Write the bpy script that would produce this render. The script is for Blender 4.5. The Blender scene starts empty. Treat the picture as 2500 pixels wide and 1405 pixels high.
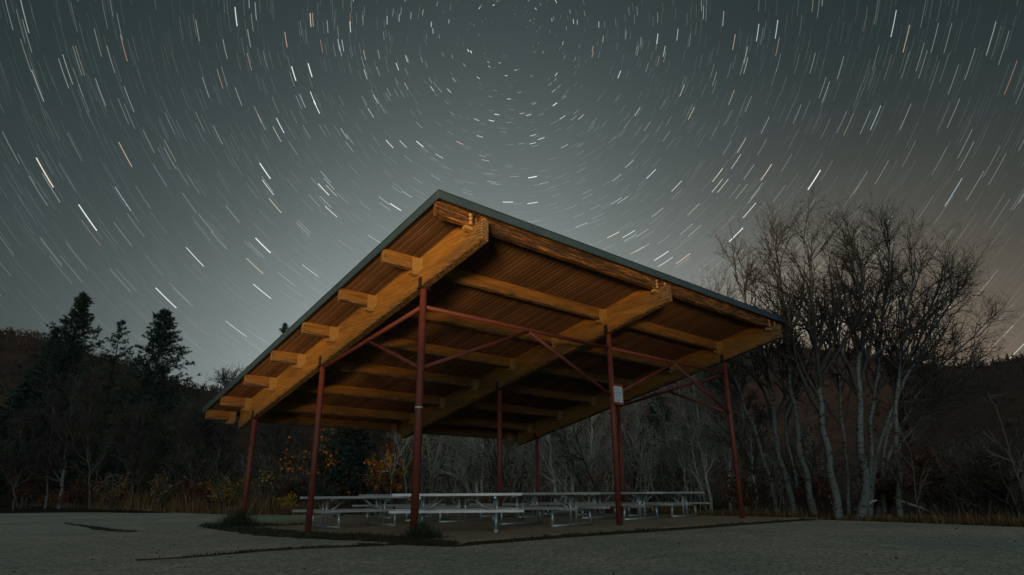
import bpy, bmesh, math, random
import numpy as np
from mathutils import Vector, Matrix

# ------------------------------------------------------------------ camera, sky, light
scn = bpy.context.scene
col = scn.collection
rng = np.random.default_rng(11)
random.seed(5)
F_PX, PITCH, ROLL, HC = 1500.74, 0.3245, -0.0075, 0.72
cd = bpy.data.cameras.new('camera'); cam = bpy.data.objects.new('camera', cd); col.objects.link(cam)
cd.sensor_width = 36.0; cd.lens = 36.0 * F_PX / 2500.0
cd.clip_start = 0.05; cd.clip_end = 12000
cam.matrix_world = (Matrix.Translation((0, 0, HC)) @ Matrix.Rotation(math.pi/2 + PITCH, 4, 'X')
                    @ Matrix.Rotation(ROLL, 4, 'Z'))
scn.camera = cam

SUN_FROM_AZ = math.radians(-8)      # where the warm light comes from: behind the camera, a little left
SUN_EL = math.radians(-12.5)          # sun put below the horizon for an unseen lamp shining up under the roof
lf = Vector((math.sin(SUN_FROM_AZ) * math.cos(SUN_EL), -math.cos(SUN_FROM_AZ) * math.cos(SUN_EL), math.sin(SUN_EL)))
sd = bpy.data.lights.new('warm_light_sun', 'SUN'); sun = bpy.data.objects.new('warm_light_sun', sd); col.objects.link(sun)
sd.energy = 3.7; sd.angle = math.radians(11.0); sd.color = (1.0, 0.58, 0.20)
sun.rotation_euler = lf.to_track_quat('Z', 'Y').to_euler()

world = bpy.data.worlds.new('World'); scn.world = world; world.use_nodes = True
def build_world():
    nt = world.node_tree; N = nt.nodes; L = nt.links; N.clear()
    out = N.new('ShaderNodeOutputWorld'); bg = N.new('ShaderNodeBackground'); L.new(bg.outputs[0], out.inputs[0])
    tc = N.new('ShaderNodeTexCoord')
    nrm = N.new('ShaderNodeVectorMath'); nrm.operation = 'NORMALIZE'; L.new(tc.outputs['Generated'], nrm.inputs[0])
    sep = N.new('ShaderNodeSeparateXYZ'); L.new(nrm.outputs[0], sep.inputs[0])
    def M(op, a, b=None, c=None):
        n = N.new('ShaderNodeMath'); n.operation = op
        for i, v in enumerate((a, b, c)):
            if v is None: continue
            if isinstance(v, (int, float)): n.inputs[i].default_value = v
            else: L.new(v, n.inputs[i])
        return n.outputs[0]
    def scale(colr, fac):
        n = N.new('ShaderNodeVectorMath'); n.operation = 'SCALE'; n.inputs[0].default_value = colr
        L.new(fac, n.inputs['Scale']); return n.outputs[0]
    def add(a, b):
        n = N.new('ShaderNodeVectorMath'); n.operation = 'ADD'; L.new(a, n.inputs[0]); L.new(b, n.inputs[1]); return n.outputs[0]
    x, y, z = sep.outputs
    zc = M('MAXIMUM', z, 0.0)
    hor = M('SQRT', M('MAXIMUM', M('ADD', M('MULTIPLY', x, x), M('MULTIPLY', y, y)), 1e-6))
    a0 = math.radians(-3)
    cosaz = M('DIVIDE', M('ADD', M('MULTIPLY', x, math.sin(a0)), M('MULTIPLY', y, math.cos(a0))), hor)
    # airglow / light dome to the north, mirrored behind the camera as fill
    e1 = M('EXPONENT', M('MULTIPLY', M('MULTIPLY', zc, zc), -6.1))
    e2 = M('MULTIPLY_ADD', M('EXPONENT', M('MULTIPLY', M('SUBTRACT', 1.0, M('ABSOLUTE', cosaz)), -11.5)), 0.94, 0.06)
    rear_fill = M('MULTIPLY_ADD', M('MAXIMUM', M('MULTIPLY', cosaz, -1.0), 0.0), 2.2, 1.0)      # unseen sky behind the camera brightened as added fill
    lobe = M('MULTIPLY', M('MULTIPLY', M('MULTIPLY', e1, e2), rear_fill), 0.44)
    # warm glow low over the eastern hill
    aw, ew = math.radians(29), math.radians(2)
    wd = (math.sin(aw)*math.cos(ew), math.cos(aw)*math.cos(ew), math.sin(ew))
    dt = N.new('ShaderNodeVectorMath'); dt.operation = 'DOT_PRODUCT'; L.new(nrm.outputs[0], dt.inputs[0]); dt.inputs[1].default_value = wd
    warm = M('EXPONENT', M('MULTIPLY', M('SUBTRACT', 1.0, dt.outputs['Value']), -28.0))
    ns = N.new('ShaderNodeTexNoise'); L.new(nrm.outputs[0], ns.inputs['Vector']); ns.inputs['Scale'].default_value = 3.0; ns.inputs['Detail'].default_value = 4
    mott = M('MULTIPLY_ADD', ns.outputs[0], 0.34, 0.83)
    base = scale((0.0135, 0.0235, 0.0245), M('MULTIPLY_ADD', zc, 0.0, 1.0))
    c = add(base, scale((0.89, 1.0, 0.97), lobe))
    c = add(c, scale((0.17, 0.088, 0.032), warm))
    mul = N.new('ShaderNodeVectorMath'); mul.operation = 'SCALE'; L.new(c, mul.inputs[0]); L.new(mott, mul.inputs['Scale'])
    # last trace of twilight
    sky = N.new('ShaderNodeTexSky'); sky.sky_type = 'NISHITA'; sky.sun_disc = False
    sky.sun_elevation = SUN_EL; sky.sun_rotation = math.pi + SUN_FROM_AZ
    sk = N.new('ShaderNodeVectorMath'); sk.operation = 'SCALE'; L.new(sky.outputs[0], sk.inputs[0]); sk.inputs['Scale'].default_value = 0.05
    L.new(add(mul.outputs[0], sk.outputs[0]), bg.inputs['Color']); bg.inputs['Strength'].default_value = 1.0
build_world()
vs = scn.view_settings
vs.view_transform = 'Standard'; vs.look = 'None'; vs.exposure = 0.3; vs.gamma = 1.0; vs.use_curve_mapping = False
scn.render.engine = 'CYCLES'
cy = scn.cycles; cy.use_denoising = True; cy.max_bounces = 5; cy.diffuse_bounces = 3; cy.glossy_bounces = 2; cy.transparent_max_bounces = 12
cy.caustics_reflective = False; cy.caustics_refractive = False; cy.sample_clamp_indirect = 4

# ------------------------------------------------------------------ helpers
TH, X0, Y0, TP1 = 0.7265, -1.8268, 12.0619, 1.7129
S2 = np.array([math.cos(TH), math.sin(TH)]); T2 = np.array([-math.sin(TH), math.cos(TH)])
def ray(px, py):
    u, w = px-1250.0, py-702.5; c, s = math.cos(ROLL), math.sin(ROLL)
    a = c*u + s*w; b = -s*u + c*w
    return np.array([a, F_PX*math.cos(PITCH) + b*math.sin(PITCH), F_PX*math.sin(PITCH) - b*math.cos(PITCH)])
def at(px, py, Y):
    d = ray(px, py); return np.array([0, 0, HC]) + d*(Y/d[1])
def onz(px, py, z):
    d = ray(px, py); return np.array([0, 0, HC]) + d*((z-HC)/d[2])
def wst(s, t): return np.array([X0, Y0]) + S2*s + T2*(t-TP1)
def sst(x, y):
    qx, qy = x-X0, y-Y0
    return qx*S2[0]+qy*S2[1], qx*T2[0]+qy*T2[1]+TP1
def smooth(v):
    v = np.clip(v, 0, 1); return v*v*(3-2*v)
def lot_z(x, y):
    s, t = sst(x, y)
    return -0.04 - 0.07*smooth((t-1.5)/5)*(1-smooth(s/7)) + 0.13*smooth((t-15)/16)

def tag(o, label=None, cat=None, group=None, kind=None):
    if label: o['label'] = label
    if cat: o['category'] = cat
    if group: o['group'] = group
    if kind: o['kind'] = kind
    return o
def empty(name, loc, rz=0):
    o = bpy.data.objects.new(name, None); col.objects.link(o); o.location = loc; o.rotation_euler = (0, 0, rz)
    o.empty_display_size = 0.2; return o
def link(name, me, parent=None, loc=None, rot=None):
    o = bpy.data.objects.new(name, me); col.objects.link(o)
    if parent: o.parent = parent
    if loc is not None: o.location = loc
    if rot is not None: o.rotation_euler = rot
    return o
def npmesh(name, V, F, mat, smooth_=False, attr=None):
    """F: (n,3) or (n,4) int array, or list of such arrays"""
    Fs = F if isinstance(F, list) else [F]
    me = bpy.data.meshes.new(name)
    V = np.asarray(V, dtype=np.float32).reshape(-1, 3)
    me.vertices.add(len(V)); me.vertices.foreach_set('co', V.ravel())
    loops = np.concatenate([np.asarray(f).ravel() for f in Fs]).astype(np.int32)
    tot = np.concatenate([np.full(len(f), np.asarray(f).shape[1]) for f in Fs]).astype(np.int32)
    start = np.concatenate([[0], np.cumsum(tot)[:-1]]).astype(np.int32)
    me.loops.add(len(loops)); me.loops.foreach_set('vertex_index', loops)
    me.polygons.add(len(tot)); me.polygons.foreach_set('loop_start', start); me.polygons.foreach_set('loop_total', tot)
    if smooth_: me.polygons.foreach_set('use_smooth', np.ones(len(tot), dtype=bool))
    if attr is not None:
        ca = me.color_attributes.new('tint', 'FLOAT_COLOR', 'POINT')
        ca.data.foreach_set('color', np.asarray(attr, dtype=np.float32).ravel())
    me.materials.append(mat); me.update(calc_edges=True); me.validate()
    return me
class MB:
    """collects convex solids in one bmesh"""
    def __init__(self): self.bm = bmesh.new()
    def hexa(self, pts, bev=0.0):
        vs_ = [self.bm.verts.new(p) for p in pts]
        fs = [self.bm.faces.new([vs_[i] for i in q]) for q in ((0,3,2,1),(4,5,6,7),(0,1,5,4),(1,2,6,5),(2,3,7,6),(3,0,4,7))]
        if bev > 0:
            es = list({e for f in fs for e in f.edges})
            bmesh.ops.bevel(self.bm, geom=es, offset=bev, segments=1, affect='EDGES', profile=0.5)
        return self
    def box(self, x0, x1, y0, y1, z0, z1, bev=0.0):
        return self.hexa([(x0,y0,z0),(x1,y0,z0),(x1,y1,z0),(x0,y1,z0),(x0,y0,z1),(x1,y0,z1),(x1,y1,z1),(x0,y1,z1)], bev)
    def tube(self, p0, p1, r, n=12, r1=None, caps=True):
        p0, p1 = Vector(p0), Vector(p1); d = (p1-p0).normalized()
        a = d.orthogonal().normalized(); b = d.cross(a); r1 = r if r1 is None else r1
        A = [self.bm.verts.new(p0 + (a*math.cos(2*math.pi*i/n) + b*math.sin(2*math.pi*i/n))*r) for i in range(n)]
        B = [self.bm.verts.new(p1 + (a*math.cos(2*math.pi*i/n) + b*math.sin(2*math.pi*i/n))*r1) for i in range(n)]
        for i in range(n):
            f = self.bm.faces.new((A[i], A[(i+1)%n], B[(i+1)%n], B[i])); f.smooth = True
        if caps: self.bm.faces.new(A[::-1]); self.bm.faces.new(B)
        return self
    def mesh(self, name, mat):
        me = bpy.data.meshes.new(name); bmesh.ops.recalc_face_normals(self.bm, faces=self.bm.faces)
        self.bm.to_mesh(me); self.bm.free(); me.materials.append(mat); return me
    def build(self, name, mat, parent=None, **k): return link(name, self.mesh(name, mat), parent, **k)

# ------------------------------------------------------------------ materials
def mat(name):
    m = bpy.data.materials.new(name); m.use_nodes = True
    nt = m.node_tree; nt.nodes.clear()
    out = nt.nodes.new('ShaderNodeOutputMaterial'); b = nt.nodes.new('ShaderNodeBsdfPrincipled'); nt.links.new(b.outputs[0], out.inputs[0])
    return m, nt, b
def nd(nt, t, **k):
    n = nt.nodes.new(t)
    for a, v in k.items(): setattr(n, a, v)
    return n
def ramp(nt, fac, stops, interp='LINEAR'):
    r = nt.nodes.new('ShaderNodeValToRGB'); r.color_ramp.interpolation = interp
    el = r.color_ramp.elements
    while len(el) < len(stops): el.new(0.5)
    for e, (p, c) in zip(el, stops): e.position = p; e.color = (*c, 1) if len(c) == 3 else c
    nt.links.new(fac, r.inputs[0]); return r.outputs[0]
def coords(nt, scale=(1,1,1), kind='Object', rand=False):
    tc = nd(nt, 'ShaderNodeTexCoord'); mp = nd(nt, 'ShaderNodeMapping'); mp.inputs['Scale'].default_value = scale
    v = tc.outputs[kind]
    if rand:
        oi = nd(nt, 'ShaderNodeObjectInfo'); ad = nd(nt, 'ShaderNodeVectorMath', operation='MULTIPLY_ADD')
        cx = nd(nt, 'ShaderNodeCombineXYZ')
        for i in range(3): nt.links.new(oi.outputs['Random'], cx.inputs[i])
        nt.links.new(cx.outputs[0], ad.inputs[0]); ad.inputs[1].default_value = (37, 51, 29); nt.links.new(v, ad.inputs[2]); v = ad.outputs[0]
    nt.links.new(v, mp.inputs[0]); return mp.outputs[0]
def noise(nt, vec, scale=5, detail=4, rough=0.55, out=0):
    n = nd(nt, 'ShaderNodeTexNoise'); n.inputs['Scale'].default_value = scale; n.inputs['Detail'].default_value = detail; n.inputs['Roughness'].default_value = rough
    nt.links.new(vec, n.inputs['Vector']); return n.outputs[out]
def mixc(nt, fac, a, b, blend='MIX'):
    n = nd(nt, 'ShaderNodeMix', data_type='RGBA', blend_type=blend)
    for v, i in ((fac, 0), (a, 6), (b, 7)):
        if isinstance(v, (int, float)): n.inputs[i].default_value = v
        elif isinstance(v, tuple): n.inputs[i].default_value = (*v, 1)
        else: nt.links.new(v, n.inputs[i])
    return n.outputs[2]
def bump(nt, b, h, strength=0.4, dist=0.01):
    n = nd(nt, 'ShaderNodeBump'); n.inputs['Strength'].default_value = strength; n.inputs['Distance'].default_value = dist
    nt.links.new(h, n.inputs['Height']); nt.links.new(n.outputs[0], b.inputs['Normal'])
def wood(name, stain, worn, dark, axis, wear=0.5, bstr=0.5, rough=0.7):
    m, nt, b = mat(name)
    sc = [9, 9, 9]; sc[axis] = 0.55
    v = coords(nt, tuple(sc), rand=True); v2 = coords(nt, tuple(2.2 if i != axis else 0.45 for i in range(3)), rand=True)
    g = noise(nt, v, 3.0, 6, 0.62); g2 = noise(nt, v, 9.0, 3, 0.6); blot = noise(nt, v2, 1.2, 5, 0.6)
    c = ramp(nt, g, [(0.30, tuple(x*0.45 for x in stain)), (0.52, tuple(x*0.85 for x in stain)), (0.72, tuple(x*1.12 for x in stain))])
    wm = nd(nt, 'ShaderNodeMath', operation='MULTIPLY_ADD'); nt.links.new(g, wm.inputs[0]); wm.inputs[1].default_value = 0.5; nt.links.new(blot, wm.inputs[2])
    w = ramp(nt, wm.outputs[0], [(1.02-wear*0.5, (0,0,0)), (1.10-wear*0.5, (1,1,1))])
    c = mixc(nt, w, c, worn)
    cr = ramp(nt, g2, [(0.28, (1,1,1)), (0.40, (0,0,0))])
    mu = nd(nt, 'ShaderNodeMath', operation='MULTIPLY'); nt.links.new(cr, mu.inputs[0]); nt.links.new(w, mu.inputs[1])
    c = mixc(nt, mu.outputs[0], c, dark)
    nt.links.new(c, b.inputs['Base Color']); b.inputs['Roughness'].default_value = rough
    b.inputs['Specular IOR Level'].default_value = 0.25
    bump(nt, b, g, bstr, 0.012)
    return m
def edge_wear(m, axis):
    """weathered ends and lower edges: grey-dark streaks that follow the grain"""
    nt = m.node_tree; b = next(n for n in nt.nodes if n.type == 'BSDF_PRINCIPLED'); src = b.inputs['Base Color'].links[0].from_socket
    tc = nd(nt, 'ShaderNodeTexCoord'); sp = nd(nt, 'ShaderNodeSeparateXYZ'); nt.links.new(tc.outputs['Object'], sp.inputs[0])
    def mth(op, a, b_=None, c_=None):
        n = nd(nt, 'ShaderNodeMath', operation=op)
        for k, v in enumerate((a, b_, c_)):
            if v is None: continue
            if isinstance(v, (int, float)): n.inputs[k].default_value = v
            else: nt.links.new(v, n.inputs[k])
        return n.outputs[0]
    low = mth('ADD', mth('MULTIPLY_ADD', sp.outputs[1], 0.207, sp.outputs[2]), -(5.8134-0.207*1.7129) + (0.677 if axis == 1 else 0.285))   # height above the lower edge
    g = noise(nt, coords(nt, (14, 0.9, 14) if axis == 1 else (0.9, 14, 14), rand=True), 2.2, 5, 0.65); g2 = noise(nt, coords(nt, (30, 1.6, 30) if axis == 1 else (1.6, 30, 30), rand=True), 2.0, 3, 0.6)
    if axis == 1: end = mth('MULTIPLY_ADD', sp.outputs[1], -0.75, -0.86)        # grows towards the exposed front end
    else: end = mth('MULTIPLY_ADD', sp.outputs[0], -2.2, -1.62)
    lowm = mth('MULTIPLY_ADD', low, -5.0, 0.62)
    wv = mth('ADD', mth('MAXIMUM', mth('MAXIMUM', end, lowm), 0.0), mth('MULTIPLY_ADD', g, 1.7, -0.72))
    f = ramp(nt, wv, [(0.42, (0, 0, 0)), (0.60, (1, 1, 1))])
    c = mixc(nt, f, src, ramp(nt, g2, [(0.35, (0.024, 0.019, 0.016)), (0.52, (0.15, 0.10, 0.055)), (0.66, (0.40, 0.22, 0.08))]))
    nt.links.new(c, b.inputs['Base Color']); return m
W_BEAM = edge_wear(wood('stained_beam_wood', (0.36, 0.185, 0.047), (0.18, 0.098, 0.038), (0.03, 0.022, 0.018), 1, 0.45), 1)
W_PURL = edge_wear(wood('stained_purlin_wood', (0.31, 0.158, 0.046), (0.17, 0.09, 0.036), (0.03, 0.022, 0.018), 0, 0.42), 0)
def eave_mat():
    m, nt, b = mat('weathered_eave_wood')
    v = coords(nt, (0.8, 13, 13), rand=True); g = noise(nt, v, 2.0, 6, 0.7); v2 = coords(nt, (2.2, 30, 30), rand=True); g2 = noise(nt, v2, 2.0, 4, 0.7); bl = noise(nt, coords(nt, (0.5, 3, 3), rand=True), 1.5, 4)
    c = ramp(nt, g, [(0.34, (0.014, 0.011, 0.010)), (0.46, (0.10, 0.05, 0.024)), (0.56, (0.30, 0.145, 0.045)), (0.68, (0.5, 0.25, 0.08))])
    c = mixc(nt, ramp(nt, g2, [(0.42, (0.9,)*3), (0.56, (0,)*3)]), c, (0.028, 0.02, 0.016))
    c = mixc(nt, ramp(nt, bl, [(0.48, (0,)*3), (0.62, (0.8,)*3)]), c, (0.035, 0.025, 0.02))
    nt.links.new(c, b.inputs['Base Color']); b.inputs['Roughness'].default_value = 0.8; b.inputs['Specular IOR Level'].default_value = 0.2
    bump(nt, b, g, 1.0, 0.03); return m
W_EAVE = eave_mat()
def plank_mat():
    m, nt, b = mat('ceiling_plank_wood')
    v = coords(nt, (9, 0.5, 9), rand=True); g = noise(nt, v, 3, 5); oi = nd(nt, 'ShaderNodeObjectInfo')
    c = ramp(nt, g, [(0.25, (0.135, 0.075, 0.048)), (0.75, (0.185, 0.108, 0.072))])
    r = ramp(nt, oi.outputs['Random'], [(0, (0.68, 0.67, 0.66)), (1, (1.2, 1.17, 1.12))])
    c = mixc(nt, 1.0, c, r, 'MULTIPLY')
    v2 = coords(nt, (0.8, 0.35, 0.8)); bl = noise(nt, v2, 1.1, 4)
    c = mixc(nt, ramp(nt, bl, [(0.45, (0,0,0)), (0.68, (0.75,0.75,0.75))]), c, (0.05, 0.034, 0.025))
    nt.links.new(c, b.inputs['Base Color']); b.inputs['Roughness'].default_value = 0.75; b.inputs['Specular IOR Level'].default_value = 0.2
    bump(nt, b, g, 0.15, 0.003); return m
W_PLANK = plank_mat()
def paint(name, c1, c2, rough=0.5, metal=0.0, sc=6, spec=0.4, chips=None):
    m, nt, b = mat(name); v = coords(nt, (1, 1, 1)); g = noise(nt, v, sc, 5)
    c = ramp(nt, g, [(0.3, c1), (0.7, c2)])
    if chips:
        h = noise(nt, coords(nt, (3, 3, 1.2)), 9, 5, 0.7)
        c = mixc(nt, ramp(nt, h, [(0.66, (0,0,0)), (0.70, (1,1,1))]), c, chips)
    nt.links.new(c, b.inputs['Base Color'])
    rr = ramp(nt, g, [(0.3, (rough*0.8,)*3), (0.7, (min(1, rough*1.25),)*3)]); nt.links.new(rr, b.inputs['Roughness'])
    b.inputs['Metallic'].default_value = metal; b.inputs['Specular IOR Level'].default_value = spec
    return m
M_RED = paint('red_post_paint', (0.19, 0.05, 0.037), (0.27, 0.068, 0.047), 0.55, chips=(0.10, 0.05, 0.04))
M_DARKPLATE = paint('dark_plate_paint', (0.022, 0.017, 0.016), (0.035, 0.026, 0.023), 0.6)
M_HANG = paint('painted_hanger', (0.30, 0.18, 0.065), (0.40, 0.25, 0.09), 0.6, chips=(0.12, 0.07, 0.03))
M_BOLT = paint('bolt_metal', (0.55, 0.36, 0.2), (0.65, 0.45, 0.26), 0.5, 0.3)
M_FASC = paint('fascia_metal', (0.030, 0.066, 0.112), (0.042, 0.084, 0.132), 0.4, 0.0, 1.5, 0.5)
M_ROOF = paint('roof_metal', (0.06, 0.09, 0.092), (0.08, 0.115, 0.118), 0.4, 0.0, 1.5, 0.5)
M_ALU = paint('aluminium_plank', (0.68, 0.72, 0.73), (0.78, 0.81, 0.82), 0.5, 0.5, 3)
M_GALV = paint('galvanised_pipe', (0.45, 0.54, 0.57), (0.62, 0.70, 0.73), 0.42, 0.7, 14)
M_TIE = paint('white_tie', (0.7, 0.7, 0.7), (0.8, 0.8, 0.8), 0.5)
M_SIGNFR = paint('sign_frame_paint', (0.30, 0.075, 0.03), (0.38, 0.10, 0.04), 0.5)
M_PAPER = paint('white_notice_sheet', (0.62, 0.68, 0.74), (0.70, 0.75, 0.80), 0.35)
M_INK = paint('notice_ink', (0.05, 0.08, 0.16), (0.07, 0.10, 0.2), 0.6)
M_DWOOD = wood('dark_table_wood', (0.075, 0.045, 0.03), (0.05, 0.034, 0.026), (0.02, 0.015, 0.012), 0, 0.4)
def asphalt():
    m, nt, b = mat('chip_seal_asphalt'); v = coords(nt)
    fine = noise(nt, v, 45, 2, 0.7); sp = nd(nt, 'ShaderNodeTexVoronoi'); sp.inputs['Scale'].default_value = 30; nt.links.new(v, sp.inputs['Vector'])
    big = noise(nt, v, 0.35, 5, 0.6); med = noise(nt, coords(nt, (1, 1, 1)), 2.2, 5, 0.6)
    ch = nd(nt, 'ShaderNodeSeparateColor'); nt.links.new(sp.outputs['Color'], ch.inputs[0])
    c = ramp(nt, ch.outputs[0], [(0.0, (0.10, 0.105, 0.09)), (0.22, (0.42, 0.42, 0.37)), (0.6, (0.68, 0.67, 0.60)), (1.0, (0.92, 0.90, 0.82))])
    c = mixc(nt, 0.35, c, ramp(nt, fine, [(0.36, (0.12, 0.125, 0.11)), (0.6, (0.85, 0.84, 0.76))]))
    tint = ramp(nt, big, [(0.35, (0.84, 0.90, 0.83)), (0.62, (1.22, 1.12, 1.0))])
    c = mixc(nt, 1.0, c, tint, 'MULTIPLY')
    c = mixc(nt, 1.0, c, ramp(nt, med, [(0.3, (0.86,)*3), (0.7, (1.08,)*3)]), 'MULTIPLY')
    nt.links.new(c, b.inputs['Base Color']); b.inputs['Roughness'].default_value = 0.9; b.inputs['Specular IOR Level'].default_value = 0.2
    bump(nt, b, sp.outputs['Distance'], 0.6, 0.012); return m
M_ASPH = asphalt()
def simple_ground(name, a, c_, sc=4, fine=40):
    m, nt, b = mat(name); v = coords(nt); g = noise(nt, v, sc, 6, 0.65); g2 = noise(nt, v, fine, 3, 0.7)
    c = ramp(nt, g, [(0.3, a), (0.7, c_)]); c = mixc(nt, 0.6, c, ramp(nt, g2, [(0.3, (0.55,)*3), (0.7, (1.25,)*3)]), 'MULTIPLY')
    nt.links.new(c, b.inputs['Base Color']); b.inputs['Roughness'].default_value = 0.9; b.inputs['Specular IOR Level'].default_value = 0.15
    bump(nt, b, g2, 0.5, 0.02); return m
M_SLAB = simple_ground('stained_concrete', (0.46, 0.36, 0.25), (0.64, 0.53, 0.39), 0.9, 30)
M_SOIL = simple_ground('dark_soil', (0.08, 0.05, 0.036), (0.16, 0.10, 0.07), 5, 40)
M_TERR = simple_ground('leaf_litter_ground', (0.03, 0.026, 0.02), (0.07, 0.055, 0.04), 0.5, 6)
M_HILLR = simple_ground('russet_hillside', (0.085, 0.055, 0.045), (0.21, 0.105, 0.07), 0.05, 0.6)
M_HILL = simple_ground('brush_hillside', (0.06, 0.046, 0.04), (0.13, 0.078, 0.058), 0.05, 0.6)
def foliage(name, cols, rough=0.7):
    m, nt, b = mat(name); at_ = nd(nt, 'ShaderNodeAttribute'); at_.attribute_name = 'tint'
    sp = nd(nt, 'ShaderNodeSeparateColor'); nt.links.new(at_.outputs['Color'], sp.inputs[0])
    c = ramp(nt, sp.outputs[0], [(i/(len(cols)-1), k) for i, k in enumerate(cols)])
    nt.links.new(c, b.inputs['Base Color']); b.inputs['Roughness'].default_value = rough; b.inputs['Specular IOR Level'].default_value = 0.2
    return m
M_NEEDLE = foliage('spruce_needles', [(0.024, 0.044, 0.036), (0.046, 0.076, 0.060), (0.066, 0.098, 0.073)])
M_YELLOW = foliage('yellow_leaves', [(0.30, 0.16, 0.02), (0.58, 0.36, 0.04), (0.62, 0.44, 0.07)])
M_ORANGE = foliage('orange_leaves', [(0.42, 0.11, 0.015), (0.68, 0.25, 0.025), (0.72, 0.36, 0.05)])
M_REDBR = foliage('red_brown_leaves', [(0.07, 0.022, 0.014), (0.14, 0.05, 0.025), (0.17, 0.085, 0.04)])
M_DRY = foliage('dry_grass', [(0.10, 0.06, 0.03), (0.24, 0.15, 0.07), (0.36, 0.26, 0.12)])
M_GRASS = foliage('dark_grass', [(0.03, 0.045, 0.028), (0.06, 0.085, 0.05), (0.13, 0.13, 0.075)])
M_LITTER = foliage('fallen_leaves', [(0.25, 0.12, 0.04), (0.5, 0.34, 0.16), (0.6, 0.5, 0.35)])
M_BRUSH = foliage('bare_brush', [(0.075, 0.062, 0.052), (0.28, 0.255, 0.215), (0.64, 0.62, 0.55)])
M_HBRUSH = foliage('hill_brush', [(0.05, 0.036, 0.033), (0.085, 0.055, 0.043), (0.11, 0.09, 0.075)])
def bark(name, pale, dk, marks=0.5, sc=(2.2, 2.2, 9)):
    m, nt, b = mat(name); v = coords(nt, sc); g = noise(nt, v, 2.6, 5, 0.65); g2 = noise(nt, coords(nt), 3, 4)
    c = mixc(nt, ramp(nt, g2, [(0.35, (0,0,0)), (0.75, (0.8,0.8,0.8))]), pale, tuple(x*0.55 for x in pale))
    c = mixc(nt, ramp(nt, g, [(0.62-marks*0.12, (0,0,0)), (0.66-marks*0.12, (1,1,1))]), c, dk)
    nt.links.new(c, b.inputs['Base Color']); b.inputs['Roughness'].default_value = 0.8; b.inputs['Specular IOR Level'].default_value = 0.2
    bump(nt, b, g, 0.4, 0.01); return m
M_BIRCH = bark('birch_bark', (0.22, 0.24, 0.23), (0.045, 0.042, 0.04), 0.6, (2.6, 2.6, 5.0))
M_DIMBARK = bark('dim_grey_bark', (0.11, 0.11, 0.10), (0.07, 0.06, 0.05), 0.5)
M_ASPEN = bark('aspen_bark', (0.66, 0.65, 0.57), (0.12, 0.10, 0.08), 0.4)
M_TWIGD = bark('birch_twigs', (0.10, 0.092, 0.084), (0.055, 0.05, 0.046), 0.4)
M_TWIGG = bark('grey_twigs', (0.56, 0.56, 0.50), (0.34, 0.32, 0.28), 0.4)
M_TWIGB = bark('brown_twigs', (0.15, 0.135, 0.12), (0.05, 0.042, 0.035), 0.4)
M_DBARK = bark('dark_bark', (0.055, 0.042, 0.034), (0.025, 0.02, 0.018), 0.5)

# ------------------------------------------------------------------ ground and setting
def terrain_z(x, y):
    z = lot_z(x, y) - 0.035
    z = z*np.ones_like(x)
    # sun frame: u runs with the light, n across it
    ux, uy = -math.sin(SUN_FROM_AZ), math.cos(SUN_FROM_AZ)
    u = x*ux + y*uy; n = x*uy - y*ux
    drop = np.maximum(0, -u - 2.0)                      # unseen drop added behind the camera, lets the low sun reach the roof
    far = np.maximum(0, -u - 44.0)
    gap = smooth((n + 19.0)/5.0)*smooth((6.2 - n)/4.0)  # opening left for the sun; ground beside it stays up to shade the trees
    z = z - 0.56*drop*gap - 0.56*far*(1-gap) + 3.5*(1-gap)*smooth((-u-26.0)/14.0)*smooth((u+50)/5.0)  # unseen side bank added to keep the sun off the trees
    z = z + smooth((n + 8.5)/3.4)*smooth((9.0-n)/3.0)*smooth((-1.6-u)/1.6)*smooth((u+7.5)/3.0)*2.35  # unseen berm added behind the camera to shade the roof interior
    z = z + np.where(y > 30, 0.02*(y-30), 0)
    return z
def make_ground():
    a = np.linspace(-1, 1, 201); g = np.sinh(a*4.2)/np.sinh(4.2)*700
    xx, yy = np.meshgrid(g, g + 6.0, indexing='ij'); zz = terrain_z(xx, yy)
    n = len(g); V = np.stack([xx, yy, zz], -1).reshape(-1, 3)
    i, j = np.meshgrid(np.arange(n-1), np.arange(n-1), indexing='ij'); k = (i*n+j).ravel()
    F = np.stack([k, k+n, k+n+1, k+1], 1)
    o = link('ground', npmesh('ground', V, F, M_TERR, True)); tag(o, kind='structure')
make_ground()
FAR = [(-70, 62), (-36, 45), (-20, 34), (-11.4, 27.9), (-6, 27.3), (0, 27.6), (4.5, 26.2), (7.9, 21.6), (9.9, 17.2), (11.2, 13.9), (13.5, 9), (18, 2), (22, -2)]
def make_lot():
    pts = []
    for (a, b) in zip(FAR[:-1], FAR[1:]):
        m = max(2, int(math.dist(a, b)/0.9))
        for i in range(m): pts.append((a[0]+(b[0]-a[0])*i/m, a[1]+(b[1]-a[1])*i/m))
    pts.append(FAR[-1]); P = np.array(pts); k = len(P)
    P += rng.normal(0, 0.09, P.shape)
    # near edge: a line just behind the camera, shaped to let the low sun past
    qx = np.interp(np.linspace(0, 1, k), [0, 1], [-60, 20]); Q = np.stack([qx, (-1.9 + math.sin(SUN_FROM_AZ)*qx)/math.cos(SUN_FROM_AZ)], 1)
    R = 46; t = np.linspace(0, 1, R)[:, None, None]
    G = P[None]*(1-t) + Q[None]*t
    x, y = G[..., 0], G[..., 1]; z = lot_z(x, y) + 0.008*np.sin(x*0.7+1)*np.cos(y*0.5)
    V = np.stack([x, y, z], -1).reshape(-1, 3)
    i, j = np.meshgrid(np.arange(R-1), np.arange(k-1), indexing='ij'); q = (i*k+j).ravel()
    o = link('parking_lot', npmesh('parking_lot', V, np.stack([q, q+k, q+k+1, q+1], 1), M_ASPH, True)); tag(o, kind='structure')
make_lot()
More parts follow.
